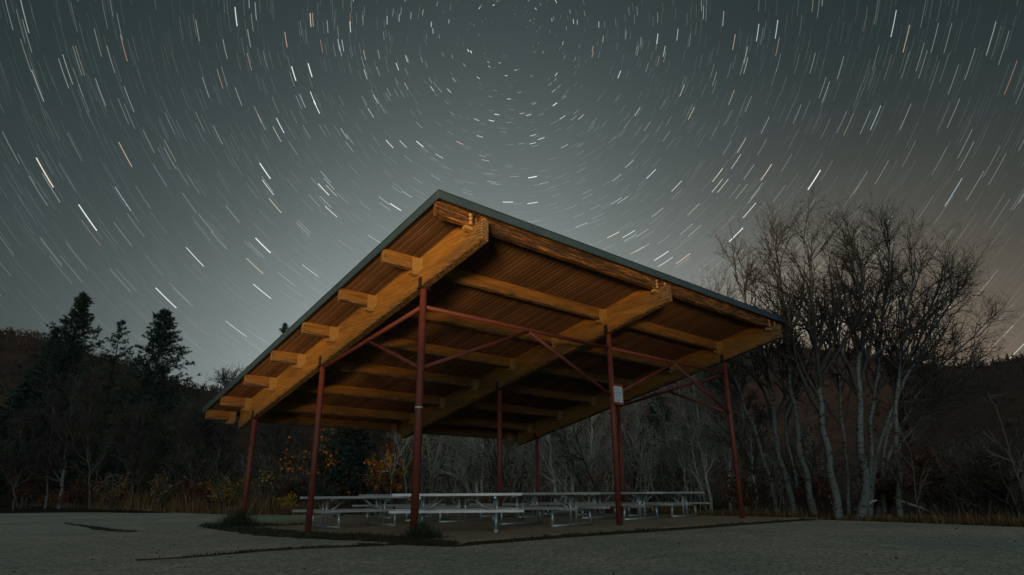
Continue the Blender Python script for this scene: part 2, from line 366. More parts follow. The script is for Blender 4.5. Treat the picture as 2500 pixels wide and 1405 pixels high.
SLAB = (-0.25, 13.2, 0.05, 13.0)     # s0, s1, t0, t1
def slab_z(x, y): return lot_z(x, y) + 0.03
def make_slab():
    s0, s1, t0, t1 = SLAB; ns, nt_ = 40, 36
    s = np.linspace(s0, s1, ns); t = np.linspace(t0, t1, nt_)
    ss, tt = np.meshgrid(s, t, indexing='ij')
    ss[0] += rng.normal(0, 0.03, nt_); tt[:, 0] += rng.normal(0, 0.03, ns)
    x = X0 + S2[0]*ss + T2[0]*(tt-TP1); y = Y0 + S2[1]*ss + T2[1]*(tt-TP1)
    z = slab_z(x, y); V = np.stack([x, y, z], -1).reshape(-1, 3)
    i, j = np.meshgrid(np.arange(ns-1), np.arange(nt_-1), indexing='ij'); q = (i*nt_+j).ravel()
    F = np.stack([q, q+nt_, q+nt_+1, q+1], 1)
    # skirt
    ring = [i_*nt_ for i_ in range(ns)] + [(ns-1)*nt_+j_ for j_ in range(1, nt_)] + [i_*nt_+nt_-1 for i_ in range(ns-2, -1, -1)] + [j_ for j_ in range(nt_-2, 0, -1)]
    base = len(V); low = V[ring].copy(); low[:, 2] -= 0.12; V = np.concatenate([V, low]); m = len(ring)
    a = np.array(ring); b = np.roll(a, -1); c = base+np.arange(m); d = np.roll(c, -1)
    o = link('pavement', npmesh('pavement', V, np.concatenate([F, np.stack([a, c, d, b], 1)]), M_SLAB, False)); tag(o, kind='structure')
make_slab()
def hill(name, sky_px, D, base, mat_, seed, ridge_noise=0.6):
    """sky_px: skyline (px,py) list; ridge stands at ground distance D (per point), foot at base*D"""
    r_ = np.random.default_rng(seed); px = np.array([p[0] for p in sky_px], float); py = np.array([p[1] for p in sky_px], float)
    m = 160; ux = np.linspace(px[0], px[-1], m); uy = np.interp(ux, px, py)
    Dd = np.interp(ux, px, np.array([p[2] if len(p) > 2 else D for p in sky_px], float))
    top = []
    for a, b, dd in zip(ux, uy, Dd):
        d = ray(a, b); h = math.hypot(d[0], d[1]); top.append(np.array([0, 0, HC]) + d*dd/h)
    top = np.array(top); rows = 46; V = []
    for k in range(rows+8):
        f = k/rows; rr = base + (1-base)*f if f <= 1 else 1 + (f-1)*2.0
        prof = math.sin(min(f, 1)*math.pi/2)**1.15 if f <= 1 else 1 - (f-1)*1.6
        w = 0 if k == 0 else 1
        P = top.copy(); P[:, 0] *= rr; P[:, 1] *= rr; P[:, 2] = -0.3 + (top[:, 2]+0.3)*prof
        P[:, 2] += w*(np.sin(P[:, 0]*0.11+P[:, 1]*0.07+seed)*0.02*top[:, 2] + r_.normal(0, 0.12*ridge_noise, m)) * (0.35 if f > 0.97 and f <= 1.01 else 1)
        V.append(P)
    V = np.array(V); R = len(V); i, j = np.meshgrid(np.arange(R-1), np.arange(m-1), indexing='ij'); q = (i*m+j).ravel()
    o = link(name, npmesh(name, V.reshape(-1, 3), np.stack([q, q+1, q+m+1, q+m], 1), mat_, True)); tag(o, kind='structure')
    return V
H_L = hill('hill', [(-1500, 680), (-500, 795), (-150, 826), (0, 840), (60, 845), (110, 858), (300, 905), (470, 955), (520, 962), (700, 966), (1000, 962), (1250, 960)], 130, 0.50, M_HILL, 3)
H_R = hill('hill', [(1150, 965), (1400, 935), (1650, 895), (1780, 880), (1880, 880), (2000, 884), (2100, 894), (2230, 916), (2370, 926), (2500, 925), (2700, 935), (3600, 960)], 190, 0.35, M_HILLR, 8)
H_F = hill('hill', [(2200, 960), (2340, 933), (2385, 920), (2440, 906), (2500, 895), (2650, 870), (3200, 800), (4200, 700)], 150, 0.42, M_HILL, 15, 0.4)

# ------------------------------------------------------------------ stars
def make_stars():
    pole = ray(1241, 77); pole /= np.linalg.norm(pole)
    a = np.cross(pole, [1, 0, 0]); a /= np.linalg.norm(a); b = np.cross(pole, a)
    dirs, bri, wid, colr = [], [], [], []
    N_ = 46000
    z = rng.uniform(-0.9, 1, N_); ph = rng.uniform(0, 2*math.pi, N_); r = np.sqrt(1-z*z)
    d = np.stack([r*np.cos(ph), r*np.sin(ph), z], 1)
    d = d[:, 0:1]*a + d[:, 1:2]*b + d[:, 2:3]*pole
    d = d[d[:, 2] > 0.02]; n = len(d)
    mag = rng.pareto(1.5, n)*0.022 + 0.014; mag = np.minimum(mag, 0.18); mag = mag*np.clip(0.42/np.maximum(1e-3, np.sqrt(1-(d@pole)**2)), 0.7, 2.4); mag = mag*(0.35 + 0.65*smooth((d[:, 2]-0.08)/0.3))
    w = np.where(mag > 0.2, 0.7, np.where(mag > 0.1, 0.6, 0.55))
    tone = rng.random(n); C = np.where(tone[:, None] < 0.84, [[0.92, 1.0, 0.99]], np.where(tone[:, None] < 0.92, [[1.0, 0.85, 0.65]], np.where(tone[:, None] < 0.96, [[1.0, 0.64, 0.52]], [[0.7, 0.88, 1.0]])))
    D, Bm, Wd, Cl = [d], [mag], [w], [C]
    WH, YE, OR, RD, BL = (0.95, 1, 0.99), (1, 0.86, 0.65), (1, 0.70, 0.48), (1, 0.52, 0.42), (0.68, 0.88, 1.0)
    named = [(109,422,1.0,YE),(576,41,.9,WH),(717,180,1.,WH),(757,172,1.,WH),(764,240,.8,WH),(773,262,.9,WH),(647,418,1.1,WH),(654,458,.7,WH),(214,532,1.,WH),(300,486,.5,BL),
        (306,378,.6,OR),(302,118,.4,RD),(537,193,.4,RD),(698,97,.6,RD),(758,49,.7,YE),(785,113,.35,RD),(855,66,.7,WH),(855,45,.3,RD),(827,110,.6,BL),(642,600,1.1,WH),(672,503,.6,YE),
        (405,728,.9,WH),(640,712,.8,WH),(622,650,.6,OR),(475,627,.5,WH),(477,629,.5,WH),(577,804,.5,WH),(757,661,.5,WH),(684,307,.8,WH),(676,328,.5,YE),(790,463,.9,WH),(809,466,.5,YE),(808,517,.7,WH),
        (966,506,1.,WH),(951,352,.8,WH),(984,352,.6,WH),(1025,352,.9,WH),(992,211,.5,OR),(970,163,.7,WH),(890,135,.5,OR),(1055,217,.6,WH),(1300,433,1.1,WH),(1300,496,.8,WH),(1240,494,.8,WH),(1185,392,.4,WH),
        (1605,95,.7,WH),(1607,150,.3,RD),(1850,80,.7,BL),(1896,72,.7,BL),(2182,58,.6,WH),(2213,95,.5,OR),(1792,103,.5,OR),(1665,222,.5,YE),(1688,277,.5,YE),(1811,355,.5,YE),(1871,421,.7,YE),(1752,428,.7,YE),(1765,454,.6,YE),(1751,454,.6,WH),
        (1988,440,1.2,WH),(2138,288,.5,BL),(2328,470,.5,BL),(1830,514,.7,WH),(1797,574,1.,WH),(1797,395,.5,WH),(1615,625,.8,WH),(1625,640,.6,WH),(1497,574,.7,YE),(1535,572,.7,WH),(1555,612,.5,OR),(1668,632,.6,OR),(1693,512,.4,YE),(1652,455,.6,WH),(1590,425,.7,WH),
        (1512,182,.7,WH),(1447,133,.5,RD),(1447,120,.4,YE),(1462,60,.6,BL),(1355,255,.9,WH),(1352,222,.5,YE),(1213,280,.8,WH),(1200,295,.8,WH),(1243,242,.6,WH),(1150,127,.9,WH),(1143,124,.8,WH),(1053,60,.6,WH),(1057,76,.5,WH),(1205,13,.8,WH),(1308,22,.6,WH),(1400,53,.6,WH),(945,50,.6,BL),
        (2340,690,.4,OR),(2290,780,.8,WH),(2060,790,.6,WH),(2440,830,.3,YE),(2470,870,.5,WH),(1908,588,.3,WH),(2420,95,.3,WH),(2468,190,.3,RD),(155,180,.3,WH),(125,460,.3,WH),(92,210,.4,WH),(60,40,.4,WH),(245,225,.35,BL),(315,243,.35,BL),(165,170,.35,WH)]
    for px, py, m_, c_ in named:
        q = ray(px, py); D.append((q/np.linalg.norm(q))[None]); Bm.append(np.array([m_*0.68])); Wd.append(np.array([0.36 + 0.55*min(1, m_)])); Cl.append(np.array([c_]))
    d = np.concatenate(D); mag = np.concatenate(Bm); w = np.concatenate(Wd); C = np.concatenate(Cl)
    K = 5; ang = math.radians(3.68); R = 5000.0
    dp = d@pole; perp = d - dp[:, None]*pole; rad = np.linalg.norm(perp, axis=1); e1 = perp/rad[:, None]; e2 = np.cross(pole, e1)
    V = []
    halfw = w*0.5*2.0/F_PX   # radians
    for k in range(K):
        th = (k/(K-1)-0.5)*np.maximum(ang, 0.0)
        rr = e1*math.cos(th) + e2*math.sin(th)
        c = dp[:, None]*pole + rad[:, None]*rr
        side = (pole - dp[:, None]*c); side /= np.linalg.norm(side, axis=1)[:, None]
        V += [(c + side*halfw[:, None])*R, (c - side*halfw[:, None])*R]
    V = np.stack(V, 1); n = len(d); idx = (np.arange(n)*2*K)[:, None]
    F = np.concatenate([idx + np.array([[2*k, 2*k+1, 2*k+3, 2*k+2]]) for k in range(K-1)])
    A = np.concatenate([C*mag[:, None], np.ones((n, 1))], 1); A = np.repeat(A[:, None], 2*K, 1)
    m = bpy.data.materials.new('starlight'); m.use_nodes = True; nt = m.node_tree; nt.nodes.clear()
    o_ = nt.nodes.new('ShaderNodeOutputMaterial'); em = nt.nodes.new('ShaderNodeEmission'); tr = nt.nodes.new('ShaderNodeBsdfTransparent'); ad = nt.nodes.new('ShaderNodeAddShader')
    at_ = nt.nodes.new('ShaderNodeAttribute'); at_.attribute_name = 'tint'
    nt.links.new(at_.outputs['Color'], em.inputs[0]); em.inputs[1].default_value = 1.0
    nt.links.new(em.outputs[0], ad.inputs[0]); nt.links.new(tr.outputs[0], ad.inputs[1]); nt.links.new(ad.outputs[0], o_.inputs[0])
    m.cycles.emission_sampling = 'NONE'
    o = link('sky', npmesh('sky', V.reshape(-1, 3), F, m, False, A.reshape(-1, 4))); tag(o, kind='structure')
make_stars()

# ------------------------------------------------------------------ pavilion
ZD, SL, GP, B1, B2 = 5.8134, 0.207, 1.8211, 5.877, 5.796
EL, ER, OV, TEND = 0.996, 1.113, 0.18, 12.46
BS = B1 + B2
PT = [t - TP1 for t in (1.7129, 6.203, 10.601)]      # post rows, local y (0 at the front row)
PS = [0.0, B1, BS]
def dk(y): return ZD - SL*(y + TP1)                  # underside of the ceiling at local y
pav = empty('picnic_pavilion', (X0, Y0, 0), TH)
tag(pav, 'open picnic pavilion with sloping timber roof on dark red steel posts', 'pavilion')
def slopebox(mb, x0, x1, y0, y1, lo, hi, bev=0.0):
    return mb.hexa([(x0,y0,dk(y0)+lo),(x1,y0,dk(y0)+lo),(x1,y1,dk(y1)+lo),(x0,y1,dk(y1)+lo),(x0,y0,dk(y0)+hi),(x1,y0,dk(y0)+hi),(x1,y1,dk(y1)+hi),(x0,y1,dk(y1)+hi)], bev)
YF, YB = -OV - TP1, TEND - TP1
XL, XR = -EL, BS + ER
roof = slopebox(MB(), XL+0.03, XR-0.03, YF+0.03, YB-0.03, 0.045, 0.085).build('roof', M_ROOF, pav)
for x0, x1, y0, y1 in ((XL, XR, YF, YF+0.028), (XL, XR, YB-0.028, YB), (XL, XL+0.028, YF+0.029, YB-0.029), (XR-0.028, XR, YF+0.029, YB-0.029)):
    slopebox(MB(), x0, x1, y0, y1, -0.05, 0.10, 0.004).build('fascia', M_FASC, roof)
for x0, x1, y0, y1 in ((XL-0.012, XR+0.012, YF-0.012, YF+0.10), (XL-0.012, XL+0.10, YF+0.102, YB), (XR-0.10, XR+0.012, YF+0.102, YB), (XL+0.102, XR-0.102, YB-0.10, YB+0.012)):
    slopebox(MB(), x0, x1, y0, y1, 0.102, 0.112).build('drip_edge', M_FASC, roof)
pitch_w = 0.142; npl = int((XR-XL-0.06)/pitch_w)
def plank_mesh():
    w, h, c = pitch_w-0.008, 0.036, 0.016; sec = [(0, h), (0, c), (c, 0), (w-c, 0), (w, c), (w, h)]
    V, F = [], []
    for y in (YF+0.035, YB-0.035):
        for (x, z) in sec: V.append((x, y, dk(y)+z))
    for i in range(6): F.append((i, (i+1) % 6, 6+(i+1) % 6, 6+i))
    me = bpy.data.meshes.new('plank'); me.from_pydata(V, [], F + [tuple(range(5, -1, -1)), tuple(range(6, 12))]); me.materials.append(W_PLANK); me.update(); return me
pm = plank_mesh()
for i in range(npl): link('plank', pm, roof, (XL+0.03+i*pitch_w, 0, random.uniform(-0.002, 0.002)))
# beams
DB, DPU, BW, PW = 0.677, 0.285, 0.1726, 0.105
YP = [i*GP - TP1 for i in range(7)] + [6*GP + 1.30 - TP1]
beams = []
for s in PS:
    mb = MB()
    y0, y1, ym = -0.30-TP1, 11.72-TP1, 0.056-TP1
    h = BW/2
    slopebox(mb, s-h, s+h, ym, y1, -DB, -0.002, 0.006)
    slopebox(mb, s-h+0.001, s+h-0.001, y0, ym+0.02, -DB+0.001, -0.245, 0.012)
    beams.append(mb.build('beam', W_BEAM, pav))
def hanger_mesh(side):
    """side=-1: sits on the low-x face of a beam; origin at beam face, purlin centre, ceiling level (sloped in y)"""
    mb = MB(); L_ = 0.18*side
    def sb(x0, x1, y0, y1, lo, hi):
        x0, x1 = min(x0, x1), max(x0, x1)
        mb.hexa([(x0,y0,lo-SL*y0),(x1,y0,lo-SL*y0),(x1,y1,lo-SL*y1),(x0,y1,lo-SL*y1),(x0,y0,hi-SL*y0),(x1,y0,hi-SL*y0),(x1,y1,hi-SL*y1),(x0,y1,hi-SL*y1)], 0.002)
    hw = PW/2
    sb(0, L_, -hw-0.010, -hw-0.002, -DPU-0.055, -0.02); sb(0, L_, hw+0.002, hw+0.010, -DPU-0.055, -0.02)
    sb(0, L_, -hw-0.010, hw+0.010, -DPU-0.062, -DPU-0.056)
    sb(0.0, 0.009*side, -hw-0.105, -hw-0.011, -DPU-0.022, -0.03); sb(0.0, 0.009*side, hw+0.011, hw+0.105, -DPU-0.022, -0.03)
    sb(0.012*side, L_*1.35, -hw-0.006, hw-0.02, -DPU-0.105, -DPU-0.064)
    for k in range(3):
        for xx in (0.045, 0.105):
            mb.tube((xx*side, -hw-0.011, -0.08-0.075*k), (xx*side, -hw-0.020, -0.08-0.075*k), 0.009, 6)
    return mb.mesh('hanger', M_HANG)
HM = {-1: hanger_mesh(-1), 1: hanger_mesh(1)}
bolt_me = MB().tube((0, 0, 0), (0, -0.008, 0), 0.036, 16).tube((0, -0.008, 0), (0, -0.03, 0), 0.018, 6).mesh('bolt', M_BOLT)
hb = BW/2 + 0.002
spans = [(XL+0.05, -hb, (None, 0)), (hb, B1-hb, (0, 1)), (B1+hb, BS-hb, (1, 2)), (BS+hb, XR-0.05, (2, None))]
for i, yp in enumerate(YP):
    for k, (x0, x1, (ba, bb)) in enumerate(spans):
        front = i == 0
        p = slopebox(MB(), x0, x1, yp-PW/2, yp+PW/2, -DPU, -0.003, 0.008).build('purlin', W_EAVE if front else W_PURL, pav)
        if front: p['label'] = 'weathered front purlin under the roof edge'
        if not front:
            if ba is not None: link('hanger', HM[1], p, (x0, yp, dk(yp)))
            if bb is not None: link('hanger', HM[-1], p, (x1, yp, dk(yp)))
        elif bb is not None: slopebox(MB(), x1-0.19, x1-0.004, yp-PW/2+0.01, yp+PW/2, -DPU-0.07, -DPU-0.004, 0.003).build('seat_block', M_HANG, p)
        if front:
            for xx, has in ((x0+0.085, ba is not None), (x1-0.085, bb is not None)):
                if not has: continue
                for q in range(3): link('bolt', bolt_me, p, (xx + 0.004*q, yp-PW/2-0.001, dk(yp)-0.06-0.078*q))
# posts
POST_R = 0.073
for j, s in enumerate(PS):
    for k, y in enumerate(PT):
        wx, wy = wst(s, y+TP1); zb = float(slab_z(wx, wy)) - 0.02; zt = dk(y)-DB-0.03
        post = MB().tube((s, y, zb), (s, y, zt-0.002), POST_R, 28).build('post', M_RED, pav)
        MB().box(s-0.13, s+0.13, y-0.075, y+0.075, zt, zt+0.018, 0.003).build('cap_plate', M_DARKPLATE, post)
        h = BW/2 + 0.003
        for sg in (-1, 1):
            xa, xb = sorted((s+sg*h, s+sg*(h+0.012)))
            b_ = MB(); b_.box(xa, xb, y-0.058, y+0.058, zt+0.019, zt+0.25, 0.002)
            for q in range(2): b_.tube((s+sg*(h+0.012), y, zt+0.09+0.1*q), (s+sg*(h+0.03), y, zt+0.09+0.1*q), 0.014, 6)
            b_.build('side_plate', M_DARKPLATE, post)
        MB().tube((s, y, zb+0.012), (s, y, zb+0.035), POST_R+0.016, 20).build('base_ring', M_DARKPLATE, post)
        if j == 0 and k == 0:
            MB().tube((s, y, 2.315), (s, y, 2.345), POST_R+0.004, 28).build('white_tie', M_TIE, post)
def pipe(name, p0, p1, r=0.045): MB().tube(p0, p1, r, 16).build(name, M_RED, pav)
rr = POST_R - 0.005
ZS, ZB_ = 4.38, 3.13
for xa, xb in ((0, B1), (B1, BS)):
    xm = (xa+xb)/2
    pipe('strut', (xa+rr, 0, ZS), (xb-rr, 0, ZS))
    pipe('brace', (xa+rr, 0, ZB_), (xm-0.02, 0.0, ZS-0.045), 0.041); pipe('brace', (xb-rr, 0, ZB_), (xm+0.02, 0.0, ZS-0.045), 0.041)
for x in (0, BS):
    pipe('strut', (x, rr, ZS), (x, PT[1]-rr, 3.80)); pipe('brace', (x, rr, ZB_), (x, PT[1]/2-0.05, 4.07), 0.041)
# notice on the second front post
ws = wst(B1, TP1)
sign = empty('notice_board', (ws[0]-T2[0]*(POST_R+0.012), ws[1]-T2[1]*(POST_R+0.012), 2.90), TH)
tag(sign, 'small red framed white notice fixed to the second front post', 'sign')
MB().box(-0.10, 0.35, -0.02, 0.0, -0.01, 0.52, 0.006).build('frame', M_SIGNFR, sign)
sh = MB().box(-0.045, 0.295, -0.026, -0.021, 0.05, 0.455).build('sheet', M_PAPER, sign)
inkb = MB(); rr_ = random.Random(3)
for zc, words, x0 in ((0.375, (3, 3), 0.02), (0.285, (9,), 0.0), (0.195, (3,), 0.062), (0.10, (2, 5), 0.02)):
    x = x0 - 0.02
    for wlen in words:
        for q in range(wlen):
            for r_ in range(3):
                xa = x + rr_.uniform(0, 0.012); za = zc + rr_.uniform(-0.016, 0.012)
                inkb.box(xa, xa+rr_.choice((0.004, 0.011)), -0.0275, -0.0262, za, za+rr_.choice((0.004, 0.018)))
            x += 0.026
        x += 0.022
inkb.build('lettering', M_INK, sh)

# ------------------------------------------------------------------ picnic tables
def copy_tree(o, parent=None):
    c = o.copy(); col.objects.link(c)
    if parent: c.parent = parent
    for ch in [q for q in bpy.data.objects if q.parent == o]: copy_tree(ch, c)
    return c
def make_table():
    t = empty('picnic_table', (0, 0, 0)); HL, FX, BB, BY, TT = 1.38, 0.80, 0.79, 0.66, 0.77
    for k in range(3):
        yc = (k-1)*0.262
        MB().box(-HL, HL, yc-0.127, yc+0.127, TT-0.060, TT, 0.006).build('top_plank', M_ALU, t)
    for sg in (-1, 1):
        MB().box(-HL, HL, sg*BY-0.125, sg*BY+0.125, 0.384, 0.444, 0.006).build('bench_plank', M_ALU, t)
    for fx in (-FX, FX):
        MB().tube((fx, -BB, 0.038), (fx, BB, 0.038), 0.037, 12).build('base_bar', M_GALV, t)
        MB().tube((fx, -BY-0.10, 0.352), (fx, BY+0.10, 0.352), 0.026, 10).tube((fx, -0.33, TT-0.088), (fx, 0.33, TT-0.088), 0.026, 10).build('cross_bar', M_GALV, t)
        for sg in (-1, 1):
            MB().tube((fx+0.045*(1 if fx > 0 else -1), sg*0.11, 0.05), (fx+0.045*(1 if fx > 0 else -1), sg*0.11, TT-0.064), 0.037, 12).build('leg', M_GALV, t)
            MB().tube((fx, sg*(BB-0.03), 0.03), (fx, sg*(BB-0.06), 0.383), 0.037, 12).build('bench_leg', M_GALV, t)
        MB().tube((fx*0.98, 0, 0.34), (fx*0.33, 0, TT-0.07), 0.027, 10).build('brace', M_GALV, t)
    MB().box(-HL+0.2, HL-0.2, -0.03, 0.03, TT-0.080, TT-0.061).build('stiffener', M_GALV, t)
    return t
def place_tables():
    spec = [((-1.215, 14.13), 4.2, 'pale metal picnic table nearest the camera, broadside behind the corner post'),
            ((-4.25, 17.45), 41.3, 'metal picnic table at the left end, seen beyond the second left post'),
            ((0.79, 16.15), 138, 'metal picnic table just right of the nearest one, end turned to the camera'),
            ((3.15, 19.50), 131, 'metal picnic table directly behind the post that carries the notice'),
            ((4.88, 21.55), 136.8, 'metal picnic table at the far right end under the roof'),
            ((-2.05, 19.2), 134, 'metal picnic table in the back row behind the nearest table'),
            ((0.05, 21.7), 139, 'metal picnic table in the back row beside the middle post'),
            ((2.2, 24.0), 133, 'metal picnic table in the back row towards the rear right post'),
            ((-3.9, 22.3), 44, 'metal picnic table in the back row at the left, mostly hidden')]
    proto = make_table()
    for i, ((x, y), a, lab) in enumerate(spec):
        o = proto if i == 0 else copy_tree(proto)
        o.location = (x, y, float(slab_z(x, y)) + 0.001); o.rotation_euler = (0, 0, math.radians(a))
        tag(o, lab, 'picnic table', 'metal picnic tables under the pavilion')
place_tables()
def wood_table():
    c = onz(873, 1272, -0.06); t = empty('wooden_picnic_table', (c[0]-1.0, c[1]+4.0, float(lot_z(c[0], c[1]+3))), math.radians(95))
    tag(t, 'dark wooden picnic table with splayed legs beyond the left metal table', 'picnic table')
    for k in range(4): MB().box(-1.0, 1.0, (k-1.5)*0.18-0.085, (k-1.5)*0.18+0.085, 0.71, 0.75, 0.004).build('top_plank', M_DWOOD, t)
    for sg in (-1, 1):
        MB().box(-1.0, 1.0, sg*0.68-0.12, sg*0.68+0.12, 0.41, 0.45, 0.004).build('bench_plank', M_DWOOD, t)
        for fx in (-0.7, 0.7):
            m = MB(); m.hexa([(fx-0.02, sg*0.72-0.05, 0), (fx+0.02, sg*0.72-0.05, 0), (fx+0.02, sg*0.72+0.05, 0), (fx-0.02, sg*0.72+0.05, 0), (fx-0.02, sg*0.26-0.05, 0.71), (fx+0.02, sg*0.26-0.05, 0.71), (fx+0.02, sg*0.26+0.05, 0.71), (fx-0.02, sg*0.26+0.05, 0.71)]); m.build('leg', M_DWOOD, t)
    for fx in (-0.66, 0.66): MB().box(fx, fx+0.04, -0.78, 0.78, 0.34, 0.41).build('cross_board', M_DWOOD, t)
wood_table()

# ------------------------------------------------------------------ vegetation tools
def norm(v): return v/np.maximum(np.linalg.norm(v, axis=-1, keepdims=True), 1e-9)
def tubes(P, R, n=3):
    """P (N,K,3), R (N,K) -> V, F quads"""
    N_, K = P.shape[:2]
    T = np.empty_like(P); T[:, 1:-1] = P[:, 2:]-P[:, :-2]; T[:, 0] = P[:, 1]-P[:, 0]; T[:, -1] = P[:, -1]-P[:, -2]; T = norm(T)
    ref = np.where(np.abs(T[:, :1, 2:3]) > 0.9, np.array([[[1., 0, 0]]]), np.array([[[0, 0, 1.]]]))
    A = norm(np.cross(T, np.broadcast_to(ref, T.shape))); B = np.cross(T, A)
    ang = np.arange(n)*2*math.pi/n
    V = P[:, :, None] + R[:, :, None, None]*(A[:, :, None]*np.cos(ang)[None, None, :, None] + B[:, :, None]*np.sin(ang)[None, None, :, None])
    base = (np.arange(N_)*K*n)[:, None, None] + (np.arange(K-1)*n)[None, :, None]
    i = np.arange(n)[None, None]; j = (np.arange(n)+1) % n; j = j[None, None]
    F = np.stack([base+i, base+j, base+n+j, base+n+i], -1).reshape(-1, 4)
    return V.reshape(-1, 3), F
def merge(parts):
    V, F, o = [], [], 0
    for v, f in parts: V.append(v); F.append(f+o); o += len(v)
    return np.concatenate(V), np.concatenate(F)
def resample(P, K):
    P = np.asarray(P, float); d = np.concatenate([[0], np.cumsum(np.linalg.norm(np.diff(P, axis=0), axis=1))]); u = np.linspace(0, d[-1], K)
    return np.stack([np.interp(u, d, P[:, i]) for i in range(3)], 1)
def grow(P, R, m, u0, u1, length, ang, up, wig, K, r, thin=0.5, taper=0.25, bias=None):
    """children on polylines: m each, between u0..u1; length may be array-like fn of u"""
    N_, Kp = P.shape[:2]
    u = r.uniform(u0, u1, (N_, m)); fi = u*(Kp-1); i0 = np.clip(fi.astype(int), 0, Kp-2); f = (fi-i0)[..., None]
    ar = np.arange(N_)[:, None]
    start = P[ar, i0]*(1-f) + P[ar, i0+1]*f; tan = norm(P[ar, i0+1]-P[ar, i0]); rad = (R[ar, i0]*(1-f[..., 0]) + R[ar, i0+1]*f[..., 0])
    rv = norm(r.normal(size=tan.shape)); side = norm(rv - tan*np.sum(rv*tan, -1, keepdims=True))
    a = np.radians(r.normal(ang, ang*0.28, (N_, m)))[..., None]
    d = tan*np.cos(a) + side*np.sin(a)
    if bias is not None: d = norm(d + bias)
    L_ = (length(u) if callable(length) else length)*r.uniform(0.6, 1.25, (N_, m)); step = (L_/(K-1))[..., None]
    pts = [start]; p = start
    for k in range(K-1):
        d = norm(d + r.normal(0, wig, d.shape) + np.array([0, 0, up])); p = p + d*step; pts.append(p)
    C = np.stack(pts, 2).reshape(N_*m, K, 3)
    r0 = np.minimum(rad*thin*1.6, rad*0.8)[..., None]*np.linspace(1, taper, K)[None, None]
    return C, r0.reshape(N_*m, K)
def bare_tree(name, pts, r0, label, group, tm, twm, r, dens=(22, 7, 6), blen=(2.6, 1.0, 0.45), u0=0.3, ang=34, up=0.10, minr=0.006, cat='tree', bias=None, top_r=0.02):
    base = np.asarray(pts[0]); t = empty(name, tuple(base)); tag(t, label, cat, group)
    K = 14; tr = resample(pts, K) - base; tr[1:-1, :2] += r.normal(0, 0.04, (K-2, 2)); R = np.linspace(r0, top_r, K); R[0] *= 1.25
    V, F = tubes(tr[None], R[None], 10); link('trunk', npmesh('trunk', V, F, tm, True), t)
    P0, R0 = tr[None], R[None]
    P1, R1 = grow(P0, R0, dens[0], u0, 1.0, lambda u: blen[0]*(1.15-0.75*u), ang, up, 0.13, 9, r, 0.55, 0.25, bias)
    P2, R2 = grow(P1, R1, dens[1], 0.28, 1.0, lambda u: blen[1]*(1.2-0.6*u), 33, up*0.7, 0.20, 6, r, 0.5, 0.35)
    P3, R3 = grow(P2, R2, dens[2], 0.15, 1.0, blen[2], 40, up*0.5, 0.28, 4, r, 0.6, 0.5)
    parts = [tubes(P1, np.maximum(R1, minr*1.3), 5), tubes(P2, np.maximum(R2, minr), 3), tubes(P3, np.maximum(R3, minr*0.75), 3)]
    V, F = merge(parts); link('crown', npmesh('crown', V, F, twm), t)
    return t
def blades(P, D, L, Wd, r, tilt=0.0):
    """triangular blades at P along D; returns V,F(tri)"""
    n = len(P); s = norm(np.cross(D, norm(r.normal(size=D.shape))))
    V = np.stack([P - s*Wd[:, None]*0.5, P + s*Wd[:, None]*0.5, P + D*L[:, None]], 1).reshape(-1, 3)
    return V, np.arange(3*n).reshape(-1, 3)
def tri_tint(vals, k=3):
    v = np.repeat(vals, k); return np.stack([v, v, v, np.ones_like(v)], 1)
